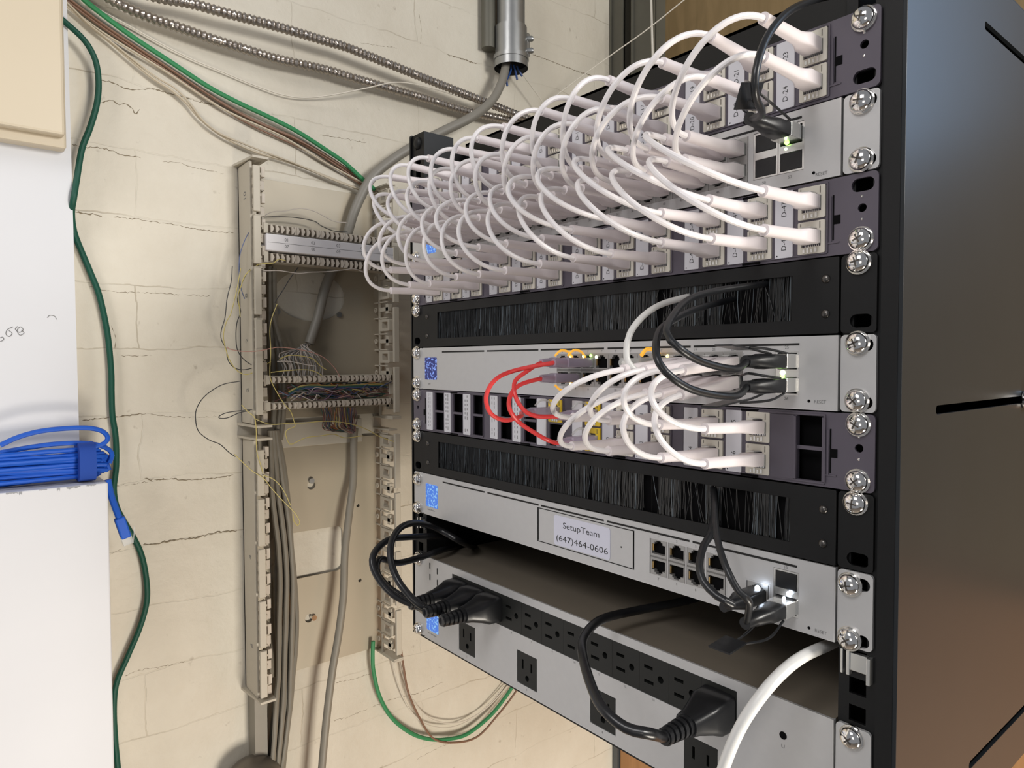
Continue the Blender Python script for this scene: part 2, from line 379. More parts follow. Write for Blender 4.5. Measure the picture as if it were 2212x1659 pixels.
# ---- left foreground: cream electrical box, white board, white ledge box
e1 = W(161, 502, 20); xb = WX+20
mb = MB(); ytop = W(141, 0, 20).y; 
mb.add([(WX,-1500,600),(WX,-1500,-1600),(WX,W(184,1000,20).y,-1600),(WX,W(141,0,20).y,600),
        (xb,-1500,600),(xb,-1500,-1600),(xb,W(184,1000,20).y,-1600),(xb,W(141,0,20).y,600)],
       [(0,1,2,3),(7,6,5,4),(0,4,5,1),(1,5,6,2),(2,6,7,3),(3,7,4,0)])
struct('trim_1', mb, wboard)
pn = thing('pencil_note', 'faint pencil numbers written on the white board above the blue cable coil', 'writing', onX(40, 730, xb))
for pts in ([(0,738),(8,734),(6,728),(0,730)], [(28,706),(16,712),(13,722),(20,727),(26,720),(19,714)], [(38,705),(33,711),(42,718),(50,712),(44,706),(37,714),(43,724),(52,719),(46,713)], [(102,686),(108,681),(118,683),(122,690)]):
    put('pencil_stroke', MB().tube(smooth_path([onX(a, b, xb+0.25) for a, b in pts], 1.0), 0.35, 5), grey_ink, pn)
pb = thing('electrical_box', 'cream painted metal electrical box at the top left above the white board', 'electrical box', (xb+18, -420, 58))
x2 = xb+34; yr = onX(138, 150, x2).y; zb = onX(138, 292, x2).z
put('lid', MB().box(x2-14, x2, -900, yr, zb, 600), ebox, pb, bevel=3)
put('body', MB().box(xb, x2-14, -900, onX(141, 200, x2-14).y, zb-11, 600), ebox, pb, bevel=2.5)
# ledge box that carries the blue coil
xl = WX+72; yl = onX(238, 1249, xl).y; zl = onX(228, 1043, xl).z
lb = put('white_ledge_box', MB().box(WX+20.5, xl, -1400, yl, -1650, zl), wboard, bevel=1.5)
tag(lb, 'white painted wooden box at bottom left with the blue cable coil on its top', 'box')
for y, w_, h_ in ((-12, 9, 2.4), (-27, 13, 3.0), (-46, 3, 4.2), (-58, 7, 1.4), (-80, 3, 4.0), (-84, 10, 2.0), (-104, 12, 2.6), (-128, 8, 2.0), (-150, 14, 2.8)):
    n_ = 9; lo = [(yl+y-w_*q/n_, zl-0.4-h_*random.uniform(0.35, 1.0)) for q in range(n_+1)]
    put('paint_chip', MB().plate([(lo[-1][0], zl-0.2)]+lo[::-1]+[(lo[0][0], zl-0.2)], [], xl-0.2, xl+0.12, yz), mat('bare_chip', (0.30, 0.31, 0.33), 0.7), lb)

# ---- blue coil: one long patch cable wound flat, strap, plug
bc = thing('coiled_patch_cable', 'bright blue patch cable coiled and strapped on top of the white box', 'cable', (WX+46, yl-60, zl))
yR = onX(240, 985, WX+46).y; path = []
turns = 9
for i in range(turns*40+1):
    t = i/40; a = 2*math.pi*(t % 1); k = int(t)
    ph = t/turns
    ry = 165+6*math.sin(k*2.1); rx = 8+9*((k*37 % 10)/10)
    zc = zl+5.5+31*((k*0.37+0.1) % 1)
    y = yR-8-ry+ry*math.cos(a)-6*math.sin(k*1.7)
    x = WX+46+rx*math.sin(a)
    path.append(Vector((x, y, zc+4*math.sin(a)+1.5*math.cos(2*a+k)-0.018*(yR-y)*((k % 3)-1))))
lp = [onX(a, b, WX+56) for a, b in [(0,962),(40,944),(90,931),(150,925),(195,925),(222,932),(233,945),(226,957),(208,964),(180,968)]]
lp2 = [onX(a, b, WX+50) for a, b in [(0,978),(60,967),(120,959),(175,957),(215,962),(236,972),(242,984),(236,1000)]]
put('cable', MB().tube(path, 2.7, 8), blue, bc, smooth=True)
put('loose_loop', MB().tube(smooth_path(lp), 2.7, 8), blue, bc, smooth=True)
put('loose_loop', MB().tube(smooth_path(lp2), 2.7, 8), blue, bc, smooth=True)
ys = [onX(170, 1000, WX+60).y, onX(206, 1000, WX+60).y]; st = MB(); ring = []
for j in range(28):
    a = 2*math.pi*j/28; c, sn = math.cos(a), math.sin(a)
    ring.append((WX+46+24*math.copysign(abs(c)**0.6, c), zl+23.5+22*math.copysign(abs(sn)**0.6, sn)))
vs = [(x, y, z) for y in ys for x, z in ring]
st.add(vs, [(j, (j+1) % 28, 28+(j+1) % 28, 28+j) for j in range(28)]+[tuple(range(28)), tuple(range(28, 56))])
put('strap', st, bluev, bc, smooth=True)
# hanging plug
A_, B_, C_, D_ = [onX(a, b, xl-14) for a, b in [(233,1036),(240,1070),(256,1115),(272,1160)]]
put('plug_boot', MB().tube(smooth_path([A_, B_, C_, onX(263,1132,xl-14), onX(267,1142,xl-14), onX(270,1158,xl-14)], 2), [2.9]*4+[2.9]*40 if False else 3.6, 10), blue, bc, smooth=True)
dv = (D_-C_).normalized(); sd = Vector((1,0,0)); up = dv.cross(sd)
def obox(mb, c, ax, l, w, h):
    a = ax.normalized(); s_ = Vector((1,0,0)); u_ = a.cross(s_).normalized(); s_ = u_.cross(a).normalized()
    vs = [c+a*(i*l/2)+s_*(j*w/2)+u_*(k*h/2) for i in (-1,1) for j in (-1,1) for k in (-1,1)]
    return mb.add(vs, [(0,1,3,2),(4,6,7,5),(0,4,5,1),(2,3,7,6),(0,2,6,4),(1,5,7,3)])
put('plug_body', obox(MB(), C_.lerp(D_, 0.55), dv, 26, 9, 11), blue, bc, bevel=1.5)
cn = put('clear_plug', obox(MB(), D_+dv*3, dv, 12, 8, 11), clear, bc, bevel=0.5)
lt = MB(); lt.tube([D_+dv*8+up*-5.5, D_+up*-9, D_-dv*8+up*-12], 0.6, 5); put('latch', lt, clear, cn)

# ================================================================== RACK
rk = thing('rack_cabinet', 'black wall-mounted equipment rack holding the patch panels, switches and power unit', 'rack', (246, 340, -492))
ZB, ZT = -492.0, 51.0
slots = []
for z_, ya, yb_ in ((18.3, 118, 330), (-221.5, 49, 222), (-456.5, 115, 330)): slots.append(rr(ya, z_-2.6, yb_, z_+2.6, 2.2))
sp = put('side_panel', MB().plate(rr(0.5, ZB, 684, ZT, 3), slots, 493.2, 495.6, yz), panel_black, rk, bevel=1.5)
put('side_panel', MB().plate(rr(0.5, ZB, 684, ZT, 2), [], -5.5, -3.2, yz), black, rk)
put('top_panel', MB().box(-3, 493.4, 73, 684, 53, 55.5).box(-3, 493.4, 73, 75, 30, 55.5), black, rk)
put('bottom_panel', MB().box(-3, 493.4, 2, 684, ZB, ZB+2), black, rk)
put('back_panel', MB().box(-3, 493.4, 680, 684, ZB, ZT), void, rk)
def rail(x0, x1, y0, y1, hx, name='rail'):
    hs = []
    for k in range(-1, 11):
        for dz in (6.35, 22.2, 38.1): zc = -k*U-dz; hs.append(rect(hx-4.7, zc-4.7, hx+4.7, zc+4.7))
    return MB().plate(rect(x0, ZB+2, x1, ZT-1), hs, y0, y1)
put('mounting_rail', rail(463, 493.4, 2.6, 4.6, 473.9).box(463, 465, 4.6, 40, ZB+2, ZT-1), black, rk)
put('mounting_rail', rail(-3.2, 20.5, 2.6, 4.6, 8.7).box(18.6, 20.5, 4.6, 40, ZB+2, ZT-1), black, rk)
put('corner_flange', MB().box(484.5, 493.4, 0.2, 2.6, ZB+2, ZT-1), black, rk)
put('bolt', MB().dome((8.7, 2.6, 40), 6.5, 4), black, rk, smooth=True)
put('slot_bolt', MB().tube([(495.6, 214, -221.5),(503, 214, -221.5)], 6.5, 16), chrome, rk, smooth=True, bevel=1)
put('cage_nut', MB().box(465.8, 467.2, -1.5, 2.6, -371, -357).box(469, 471, -1.5, 2.6, -371, -357).box(469, 480, -0.6, 2.6, -368, -358).box(480.5, 482.5, -2.5, 2.6, -373, -358), steel, rk, bevel=0.3)
put('cage_nut', MB().box(7, 9, -1.5, 2.6, -373, -361).box(13, 15, -1.5, 2.6, -372, -360).box(19, 20, 0, 2.6, -373, -361), steel, rk, bevel=0.3)

# ---- screw prototype (kept on the first device that needs it)
def screw_mesh():
    mb = MB(); mb.tube([(0,0,0),(0,-1.2,0)], 6.9, 28); mb.tube([(0,-1.2,0),(0,-2.4,0)], 6.4, 28); mb.dome((0,-2.4,0), 6.1, 3.8, 28, 7); return mb
def recess_mesh():
    mb = MB(); mb.box(-2.6, 2.6, -6.28, -5.0, -0.45, 0.45); mb.box(-0.45, 0.45, -6.28, -5.0, -2.6, 2.6); return mb
SCREW = None
def screw(root, x, z):
    global SCREW
    a = random.uniform(0, 1.5)
    if SCREW is None:
        SCREW = put('screw', screw_mesh(), chrome, root, smooth=True, local=Vector((x, 0, z))-wo(root))
        put('drive_recess', recess_mesh(), dark_recess, SCREW, local=(0,0,0)); SCREW.rotation_euler = (0, a, 0)
        return SCREW
    return inst(SCREW, root, (x, 0, z), (0, a, 0))
XL, XR = 8.7, 473.9
# ---- RJ45 port of the silver devices (parts of the device)
def port_poly(up):
    s_ = 1 if up else -1
    p = [(-5.9,-4.2),(5.9,-4.2),(5.9,3.0),(3.6,3.0),(3.6,4.6),(2.2,4.6),(2.2,5.6),(-2.2,5.6),(-2.2,4.6),(-3.6,4.6),(-3.6,3.0),(-5.9,3.0)]
    p = [(a, b*s_) for a, b in p]
    return p if up else p[::-1]
PORT = {}
def port(root, x, z, up, w=14.5, h=13.6):
    key = up
    if key not in PORT:
        P = put('ethernet_port', MB().plate(rect(-w/2+.15, -h/2, w/2-.15, h/2), [port_poly(up)], -0.9, 8), mat('port_shell', (0.36, 0.355, 0.345), 0.4, 0.5), root, local=Vector((x, 0, z))-wo(root))
        put('port_cavity', MB().box(-6.2, 6.2, 2.4, 8.1, -6, 6), void, P, local=(0,0,0))
        s_ = 1 if up else -1; g = MB()
        g.box(-5.85, -5.0, -0.3, 6, -2.2, 2.6)
        put('contacts', g, gold, P, local=(0,0,0))
        PORT[key] = P; return P
    return inst(PORT[key], root, (x, 0, z))
def unifi(name, label, cat, k0, ku=1, win=[], display=None, body_depth=280, hasslit=True, ztop_trim=0.5):
    zt = -k0*U-ztop_trim; zb = -(k0+ku)*U+0.6
    root = thing(name, label, cat, (241.3, 140, zb))
    holes = [rect(*w_) for w_ in win]
    put('front_panel', MB().plate(rr(20.5, zb, 462.1, zt, 0.6, 2), holes, -0.8, 1.0), silver, root)
    put('chassis', MB().box(21.2, 461.4, 12, body_depth, zb+0.4, zt-0.4).box(21.2, 461.4, 1, 12, zb+0.4, zb+1.4).box(21.2, 461.4, 1, 12, zt-1.4, zt-0.4).box(21.2, 22.2, 1, 12, zb+1.4, zt-1.4).box(460.4, 461.4, 1, 12, zb+1.4, zt-1.4), chassis, root)
    put('panel_lip', MB().box(20.6, 462.0, -0.9, 0.4, zb-0.05, zb+0.5).box(461.5, 462.2, -1.0, 2.0, zb, zt), silver_edge, root)
    return root, zt, zb
def ears(root, zt, zb, sl_r, sl_l):
    for (xa, xb_, hx, sl) in ((0.2, 19.6, XL, sl_l), (463.0, 482.6, XR, sl_r)):
        hs = [rr(hx-5.6+1.5, z-3.6, hx+5.6+1.5 if xa > 100 else hx+5, z+3.6, 3.5) for z in sl]
        put('mounting_ear', MB().plate(rr(xa, zb, xb_, zt, 2.6), hs, 0, 2.2), silver, root, bevel=0.35)
def slits(root, segs, zt):
    mb = MB()
    for a, b in segs: mb.box(a, b, -0.95, -0.5, zt-5.4, zt-4.0)
    put('vent_slit', mb, slit, root)
SEG = [(57.2,128.5),(132.8,205.3),(208.4,281.5),(285.3,361.5),(364,439)]
def display(root, z0, z1, m_, x0=25, x1=47.3):
    d = put('display', MB().plate(rr(x0, z0, x1, z1, 1.0), [], -1.15, 0), m_, root)
    return d

# ================================================================== PATCH PANELS
JACK = {}
def jack(root, x, z, m_, key):
    if key not in JACK:
        op = [(-5.8,-5.4),(5.8,-5.4),(5.8,3.4),(3.4,3.4),(3.4,5.0),(-3.4,5.0),(-3.4,3.4),(-5.8,3.4)]
        J = put('keystone_jack', MB().plate(rr(-8.1, -9.4, 8.1, 9.4, 0.7, 2), [op], -1.4, 7), m_, root, local=Vector((x, 0, z))-wo(root))
        put('jack_cavity', MB().box(-6.2, 6.2, 3.2, 7.1, -5.8, 5.8), void, J, local=(0,0,0))
        g = MB()
        for i in range(8): g.box(-4.4+i*1.15, -3.9+i*1.15, -0.2, 3.2, -5.3, -3.6)
        for i in range(4): g.box(-4.9+i*2.4, -3.7+i*2.4, -1.75, -1.3, -8.7, -6.6+(i%2)*0.7)
        put('contacts', g, steel, J, local=(0,0,0))
        g = MB(); g.box(5.0, 5.5, -1.55, -1.3, 4.8, 8.6); g.box(-6.6, -6.2, -1.55, -1.3, 6.6, 8.6)
        put('moulded_mark', g, dark_recess, J, local=(0,0,0))
        JACK[key] = J; return J
    return inst(JACK[key], root, (x, 0, z))
def colx(c): return 445.6-33.25*((12-c) % 3)-109.55*((12-c)//3)
RZ = (-11.9, -32.1)
def patch_panel(k, label, first, used, yellow_set=(), nums=True, holes_z=(), tinytext=()):
    zt = -k*U-0.3; zb = -(k+1)*U+0.5
    root = thing('patch_panel', label, 'patch panel', (241.3, 20, zb), 'patch panels in the rack')
    hs = []
    for c in range(1, 13):
        for r_ in (0, 1):
            if (c, r_) not in used: x = colx(c); zc = -k*U+RZ[r_]; hs.append(rect(x-7.9, zc-9.0, x+7.9, zc+9.0))
    hs.append(circ(474, -k*U-0.44*U, 2.4)); hs.append(circ(8.5, -k*U-0.44*U, 2.0))
    for z in holes_z: hs.append(rr(468, z-3.7, 480.5, z+3.7, 3.6)); hs.append(rr(3, z-3.5, 15, z+3.5, 3.4))
    put('panel_plate', MB().plate(rr(0, zb, 482.6, zt, 3.0), hs, 0, 1.9), plum, root, bevel=0.3)
    put('rear_frame', MB().box(21, 461, 9, 30, zb+1, zt-1).box(21, 461, 1.9, 9, zb+1, zb+2.2).box(21, 461, 1.9, 9, zt-2.2, zt-1), void, root)
    # raised rim round each group of three columns, end bracket and clips
    rim = MB()
    for g in range(4):
        xa = colx(3*g+1)-24.5; xb_ = colx(3*g+3)+9.6
        rim.plate(rr(xa, zb+1.6, xb_, zt-1.2, 0.8, 2), [rect(xa+1, zb+2.6, xb_-1, zt-2.2)], -0.7, 0)
    rim.box(456.4, 457.1, -0.6, 0, zt-36, zt-10)
    rim.box(455.0, 461.5, -0.5, 0, zt-36.8, zt-36)
    put('group_rim', rim, plum, root)
    put('catch_slot', MB().add([(457.6,-.3,zt-35),(458.4,-.3,zt-35),(458.4,-.3,zt-26),(462,-.3,zt-26),(462,-.3,zt-21),(458.4,-.3,zt-21),(458.4,-.3,zt-9.5),(457.6,-.3,zt-9.5),(457.6,.01,zt-35),(458.4,.01,zt-35),(458.4,.01,zt-26),(462,.01,zt-26),(462,.01,zt-21),(458.4,.01,zt-21),(458.4,.01,zt-9.5),(457.6,.01,zt-9.5)],
        [tuple(range(8)), tuple(range(15, 7, -1))]+[(i, (i+1) % 8, (i+1) % 8+8, i+8) for i in range(8)]), void, root)
    put('catch_slot', MB().box(23.5, 24.5, -0.3, 0.01, zt-36, zt-9).box(20.5, 23.5, -0.3, 0.01, zt-27, zt-21), void, root)
    for g in range(4):
        x = colx(3*g+2)-6
        put('catch_slot', MB().box(x-6, x+6, -0.85, -0.2, zb+0.3, zb+1.8), void, root); put('catch_slot', MB().box(x-6, x+6, -0.85, -0.2, zt-2.0, zt-0.6), void, root)
    dots = MB(); dots.dome((474, 0, -k*U-0.30*U), 0.8, 0.5, 10, 3); dots.dome((474, 0, -k*U-0.58*U), 0.8, 0.5, 10, 3)
    put('rivet_dot', dots, chrome, root)
    return root, zt, zb
def lab_strip(root, k, c, texts, x=None):
    x = (colx(c)-17.2) if x is None else x; z0 = -k*U-0.05*U; z1 = -k*U-0.945*U
    l = put('label_strip', MB().plate(rr(x-5.7, z1, x+5.7, z0, 0.6, 2), [], -1.0, 0), paper, root)
    if texts:
        t = MB()
        for i, s_ in enumerate(texts):
            if isinstance(s_, str) and s_:
                text(t, s_, x, -k*U-(0.29 if i == 0 else 0.745)*U, h=3.1, y=-1.06, rot=90)
        t.dome((x-4.3, -1.0, z1+1.4), 0.5, 0.1, 8, 2)
        put('printed_number', t, ink, l)
full = {(c, r_) for c in range(1, 13) for r_ in (0, 1)}
PA = patch_panel(0, 'purple-grey patch panel topmost in the rack, labelled up to D-24', 1, full, holes_z=(-36.8,))
PB_ = patch_panel(2, 'purple-grey patch panel labelled up to D-48, above the upper brush panel', 25, full, holes_z=(-2*U-6.8,))
usedC = {(c, r_) for c in (7,8,9,10,11) for r_ in (0,1)} | {(6, 0)}
PC = patch_panel(5, 'lowest purple-grey patch panel, half empty with yellow jacks', 49, usedC)
for (root, zt, zb), k, n0 in ((PA, 0, 1), (PB_, 2, 25)):
    for c in range(1, 13):
        lab_strip(root, k, c, ['D-%d' % (n0+2*(c-1)), 'D-%d' % (n0+2*(c-1)+1)])
        for r_ in (0, 1): jack(root, colx(c), -k*U+RZ[r_], cream, 'cream')
for c in range(1, 12):
    k = 5; root = PC[0]
    if c >= 8: lab_strip(root, k, c, ['D-%d' % (49+2*(c-8)), 'D-%d' % (50+2*(c-8))])
    else: lab_strip(root, k, c, None)
    for r_ in (0, 1):
        if (c, r_) in usedC:
            if c in (6, 7): jack(root, colx(c), -k*U+RZ[r_], yellow, 'yellow')
            else: jack(root, colx(c), -k*U+RZ[r_], cream, 'cream')
tiny = MB()
for c in range(1, 6):
    x = colx(c)-17.2
    for j, dx in enumerate((-2.3, 1.2)):
        for seg in range(9):
            z = -5*U-3.5-seg*4.1
            if random.random() < 0.85: tiny.box(x+dx-0.45, x+dx+0.45, -1.07, -0.95, z-random.uniform(1.8, 3.4), z)
put('printed_line', tiny, grey_ink, PC[0])
put('bezel_divider', MB().plate(rr(419.8, -5*U-41.5, 436.2, -5*U-3, 1), [], -0.9, 0).box(436.2, 437.8, -1.8, 3, -5*U-41, -5*U-3.5).box(453.4, 455.4, -1.2, 3, -5*U-41, -5*U-3.5), plum, PC[0], bevel=0.3)
for (root, zt, zb), zl_ in ((PA, [(-6.0, 'b')]), (PB_, [(-2*U-36.8, 'b')]), (PC, [(-5*U-6, 'b'), (-5*U-37.8, 'b')])):
    for z, s_ in zl_: screw(root, XR, z); screw(root, XL, z)

# ================================================================== SWITCHES / GATEWAY / PDU
# 48-port switch, U2
r48, zt, zb = unifi('network_switch', 'silver 48-port network switch between the two full patch panels, ports packed with white plugs', 'network switch', 1, win=[(55.5, -1.81*U, 404, -1.175*U), (407.6, -1.81*U, 440.3, -1.165*U)])
ears(r48, zt, zb, (-1.14*U, -1.86*U), (-1.14*U, -1.86*U)); slits(r48, SEG, zt); display(r48, -1.81*U, -1.24*U, scr_blue)
for z in (-1.14*U, -1.85*U): screw(r48, XR-0.5, z); screw(r48, XL, z)
def PX48(i): return 55.8+14.5*(i+0.5)
for i in range(24):
    port(r48, PX48(i), -1.335*U, True, 14.5, 14.1); port(r48, PX48(i), -1.65*U, False, 14.5, 14.1)
def silk(root, items, name='printed_number', m_=grey_ink):
    mb = MB()
    for t_, x, z, h in items: text(mb, t_, x, z, h=h, y=-0.9)
    put(name, mb, m_, root)
silk(r48, [(str(2*i+2), PX48(i), -1.86*U, 1.7) for i in range(24)]+[(str(2*i+1), PX48(i), -1.145*U, 1.7) for i in range(24)]+[('RESET', 455.6-4.4, -1.89*U-1.2, 1.9), ('50', 415, -1.87*U, 1.8), ('52', 432, -1.87*U, 1.8)])
put('reset_hole', MB().tube([(446.5,-0.75,-1.885*U),(446.5,-0.95,-1.885*U)], 0.9, 12), void, r48)
def sfp_cage(root, x0, x1, zc, dz, covers, mid=True, sheet=None):
    g = MB(); xm = (x0+x1)/2
    g.plate(rect(x0-0.6, zc-dz-0.4, x1+0.6, zc+dz+0.4), [rect(x0+0.6, zc+2.2, x1-0.6, zc+dz-0.6), rect(x0+0.6, zc-dz+0.6, x1-0.6, zc-2.2)], -0.9, 6)
    g.box(x0, x1, 3.5, 6, zc-dz, zc+dz)
    c = put('optical_cage', g, steel, root)
    for s_ in covers:
        za, zb_ = (zc+2.4, zc+dz-0.8) if s_ > 0 else (zc-dz+0.8, zc-2.4)
        put('dust_cover', MB().box(x0+0.9, x1-0.9, -1.3, 4, za, zb_), rubber, c, bevel=0.4)
    for s_ in (1, -1):
        if s_ not in covers: put('cage_cavity', MB().box(x0+0.7, x1-0.7, 2.8, 3.4, min(zc+s_*2.3, zc+s_*(dz-.7)), max(zc+s_*2.3, zc+s_*(dz-.7))), void, c)
    return c
zc48 = -1.49*U
sfp_cage(r48, 408.4, 423.4, zc48, 13.6, (1, -1)); sfp_cage(r48, 425, 440, zc48, 13.6, (-1,))
put('status_light', MB().dome((429.2, -0.9, zc48+0.2), 0.9, 0.6, 10, 4), led_gw, r48)
put('status_light', MB().dome((430.4, -1.8, zc48+3.6), 1.5, 1.6, 12, 5), led_g, r48)

# 24-port switch, U5
r24, zt, zb = unifi('network_switch', 'silver 24-port network switch in the middle of the rack under the upper brush panel', 'network switch', 4, win=[(228.4, -4.77*U, 401.6, -4.225*U), (423.8, -4.80*U, 438.8, -4.21*U)])
ears(r24, zt, zb, (-4.14*U, -4.86*U), (-4.14*U, -4.86*U)); slits(r24, SEG, zt); display(r24, -4.76*U, -4.24*U, scr_dark)
for z in (-4.12*U, -4.84*U): screw(r24, XR-1, z); screw(r24, XL, z)
def PX24(i): return 228.6+14.4*(i+0.5)
ZT24, ZB24 = -4.36*U, -4.635*U
for i in range(12):
    port(r24, PX24(i), ZT24, True); port(r24, PX24(i), ZB24, False)
silk(r24, [(('%d' % (2*i+1))+("'" if i < 8 else ''), PX24(i), -4.165*U, 1.9) for i in range(12)]+[(str(2*i+2), PX24(i), -4.83*U, 1.9) for i in range(12)]+[('25', 431, -4.155*U, 1.9), ('26', 431, -4.85*U, 1.9), ('RESET', 452, -4.875*U, 1.9), ('USW', 33, -4.86*U, 1.6)])
put('reset_hole', MB().tube([(445.2,-0.75,-4.872*U),(445.2,-0.95,-4.872*U)], 0.9, 12), void, r24)
sfp_cage(r24, 424.6, 438.2, -4.505*U, 12.9, ())
put('status_light', MB().dome((428.6, -1.2, -4.50*U), 1.5, 1.0, 12, 4), led_gw, r24)
put('status_light', MB().dome((428.6, -1.2, -4.55*U), 1.2, 0.8, 12, 4), led_g, r24)

# gateway, U8
rg, zt, zb = unifi('network_gateway', 'silver gateway box with a white phone-number sticker, below the lower brush panel', 'gateway', 7, win=[(326.6, -7.815*U, 390.6, -7.205*U), (404.6, -7.80*U, 421.6, -7.47*U), (423.8, -7.82*U, 440, -7.20*U)])
ears(rg, zt, zb, (-7.16*U, -7.88*U), (-7.16*U, -7.88*U)); slits(rg, SEG, zt); display(rg, -7.78*U, -7.24*U, scr_blue)
for z in (-7.18*U, -7.88*U): screw(rg, XR-3.5, z); screw(rg, XL, z)
for i in range(4):
    x = 326.9+15.9*(i+0.5)
    port(rg, x, -7.365*U, True); port(rg, x, -7.655*U, False)
put('port_frame', MB().plate(rect(326.2, -7.82*U, 391, -7.2*U), [rect(327.0, -7.80*U, 390.2, -7.22*U)], -1.0, 0.5).box(342.2, 343.4, -0.9, 4, -7.8*U, -7.22*U).box(358.1, 359.3, -0.9, 4, -7.8*U, -7.22*U).box(374, 375.2, -0.9, 4, -7.8*U, -7.22*U), silver, rg)
put('uplink_frame', MB().plate(rect(404.2, -7.81*U, 421.9, -7.46*U), [rect(405.4, -7.79*U, 420.8, -7.48*U)], -1.0, 0.5), silver, rg)
port(rg, 413.1, -7.635*U, True)
sfp_cage(rg, 424.6, 439.6, -7.51*U, 13.2, (1,))
bay = MB(); bay.plate(rect(204.0, -7.825*U, 312.2, -7.165*U), [rect(204.7, -7.81*U, 311.4, -7.18*U)], -1.0, -0.7); bay.box(204, 205.6, -1.0, -0.7, -7.8*U, -7.18*U); bay.box(311.0, 312.2, -1.0, -0.7, -7.8*U, -7.18*U); bay.tube([(299.5,-0.7,-7.5*U),(299.5,-1.0,-7.5*U)], 0.6, 10)
put('drive_bay_outline', bay, slit, rg)
stk = put('phone_sticker', MB().plate(rr(225, -7.79*U, 288.4, -7.225*U, 2.6), [], -1.15, -0.8), sticker, rg)
t = MB(); text(t, 'SetupTeam', 256.6, -7.405*U, h=6.6, w=41, y=-1.2); text(t, '(647)464-0606', 257.2, -7.66*U, h=6.6, w=58, y=-1.2)
put('phone_number', t, ink, stk)
silk(rg, [(s_, 326.9+15.9*(i+0.5), -7.175*U, 1.8) for i, s_ in enumerate(("1'", '3', '5', '7'))]+[(s_, 326.9+15.9*(i+0.5), -7.85*U, 1.8) for i, s_ in enumerate(("2'", '4', '6', '8'))]+[('RESET', 454, -7.905*U, 1.9), ('Dream Machine', 35, -7.85*U, 1.5), ('10', 432, -7.165*U, 1.8)])
put('reset_hole', MB().tube([(446.8,-0.75,-7.9*U),(446.8,-0.95,-7.9*U)], 0.9, 12), void, rg)
put('status_light', MB().dome((416, -5.5, -7.52*U), 1.9, 1.6, 12, 5), led_w, rg)
put('status_light', MB().dome((434.5, -2.4, -7.50*U), 1.2, 1.2, 12, 5), led_w, rg)
put('status_light', MB().dome((432.5, -3.4, -7.57*U), 1.0, 1.0, 12, 5), led_w, rg)

# power distribution unit, U10-U11
rp, zt, zb = unifi('power_distribution_unit', 'wide silver power unit with rows of black outlets at the bottom of the rack', 'power unit', 9, 2, win=[(73.2, -9.83*U, 399, -9.165*U)]+[(x-0.2, -10.83*U, x+27.2, -10.165*U) for x in (84.7, 175.6, 267, 357.8)], body_depth=400)
ears(rp, zt, zb, (), ())
for z in (-9.14*U, -10.86*U): screw(rp, XR-1.5, z); screw(rp, XL, z)
display(rp, -10.76*U, -10.18*U, scr_blue)
OUT = {}
def outlet(x, z, kind):                        # centre
    def shape(): 
        w, h = 13.5, 14.6
        if kind == 'side': hs = [rect(-9.0, 4.2, -1.2, 6.6), rect(-9.0, -6.6, -0.4, -4.2), circ(6.0, 0, 2.6, 12)]
        else: hs = [rect(-7.0, -0.5, -4.8, 8.0), rect(4.8, -0.5, 6.8, 7.2), rr(-2.4, -10, 2.4, -5.2, 2.2, 3)]
        return MB().plate(rr(-w, -h, w, h, 0.5 if kind == 'side' else 2.2, 3), hs, -0.5, 6)
    if kind not in OUT:
        P = put('power_outlet', shape(), outlet_m, rp, local=Vector((x, 0, z))-wo(rp), bevel=0.25)
        put('outlet_cavity', MB().box(-13, 13, 5, 6.2, -14, 14), void, P, local=(0,0,0)); OUT[kind] = P
    else: inst(OUT[kind], rp, (x, 0, z))
for i in range(12): outlet(73.4+27.1*(i+0.5), -9.497*U, 'side')
for x in (84.7, 175.6, 267, 357.8): outlet(x+13.5, -10.497*U, 'up')
usb = MB()
for x, z in ((31.6, -9.2), (45.9, -9.26), (31.6, -9.47), (45.9, -9.53)): usb.plate(rr(x-0.9, (z-.075)*U, x+0.9, (z+.075)*U, 0.85), [], -0.95, -0.7)
put('charging_slot', usb, slit, rp)
put('power_button', MB().tube([(431.2,-0.75,-9.51*U),(431.2,-1.0,-9.51*U)], 2.4, 20), void, rp)
silk(rp, [(str(n_), 73.4+27.1*(i+0.5), -9.875*U, 1.7) for i, n_ in enumerate((1,3,4,6,7,9,10,12,13,14,15,16))]+[(str(n_), x+13.5, -10.89*U, 1.7) for n_, x in ((2,84.7),(5,175.6),(8,267),(11,357.8))]+[('Power Distribution', 35, -10.83*U, 1.5), ('U', 431.2, -9.66*U, 2.4)])

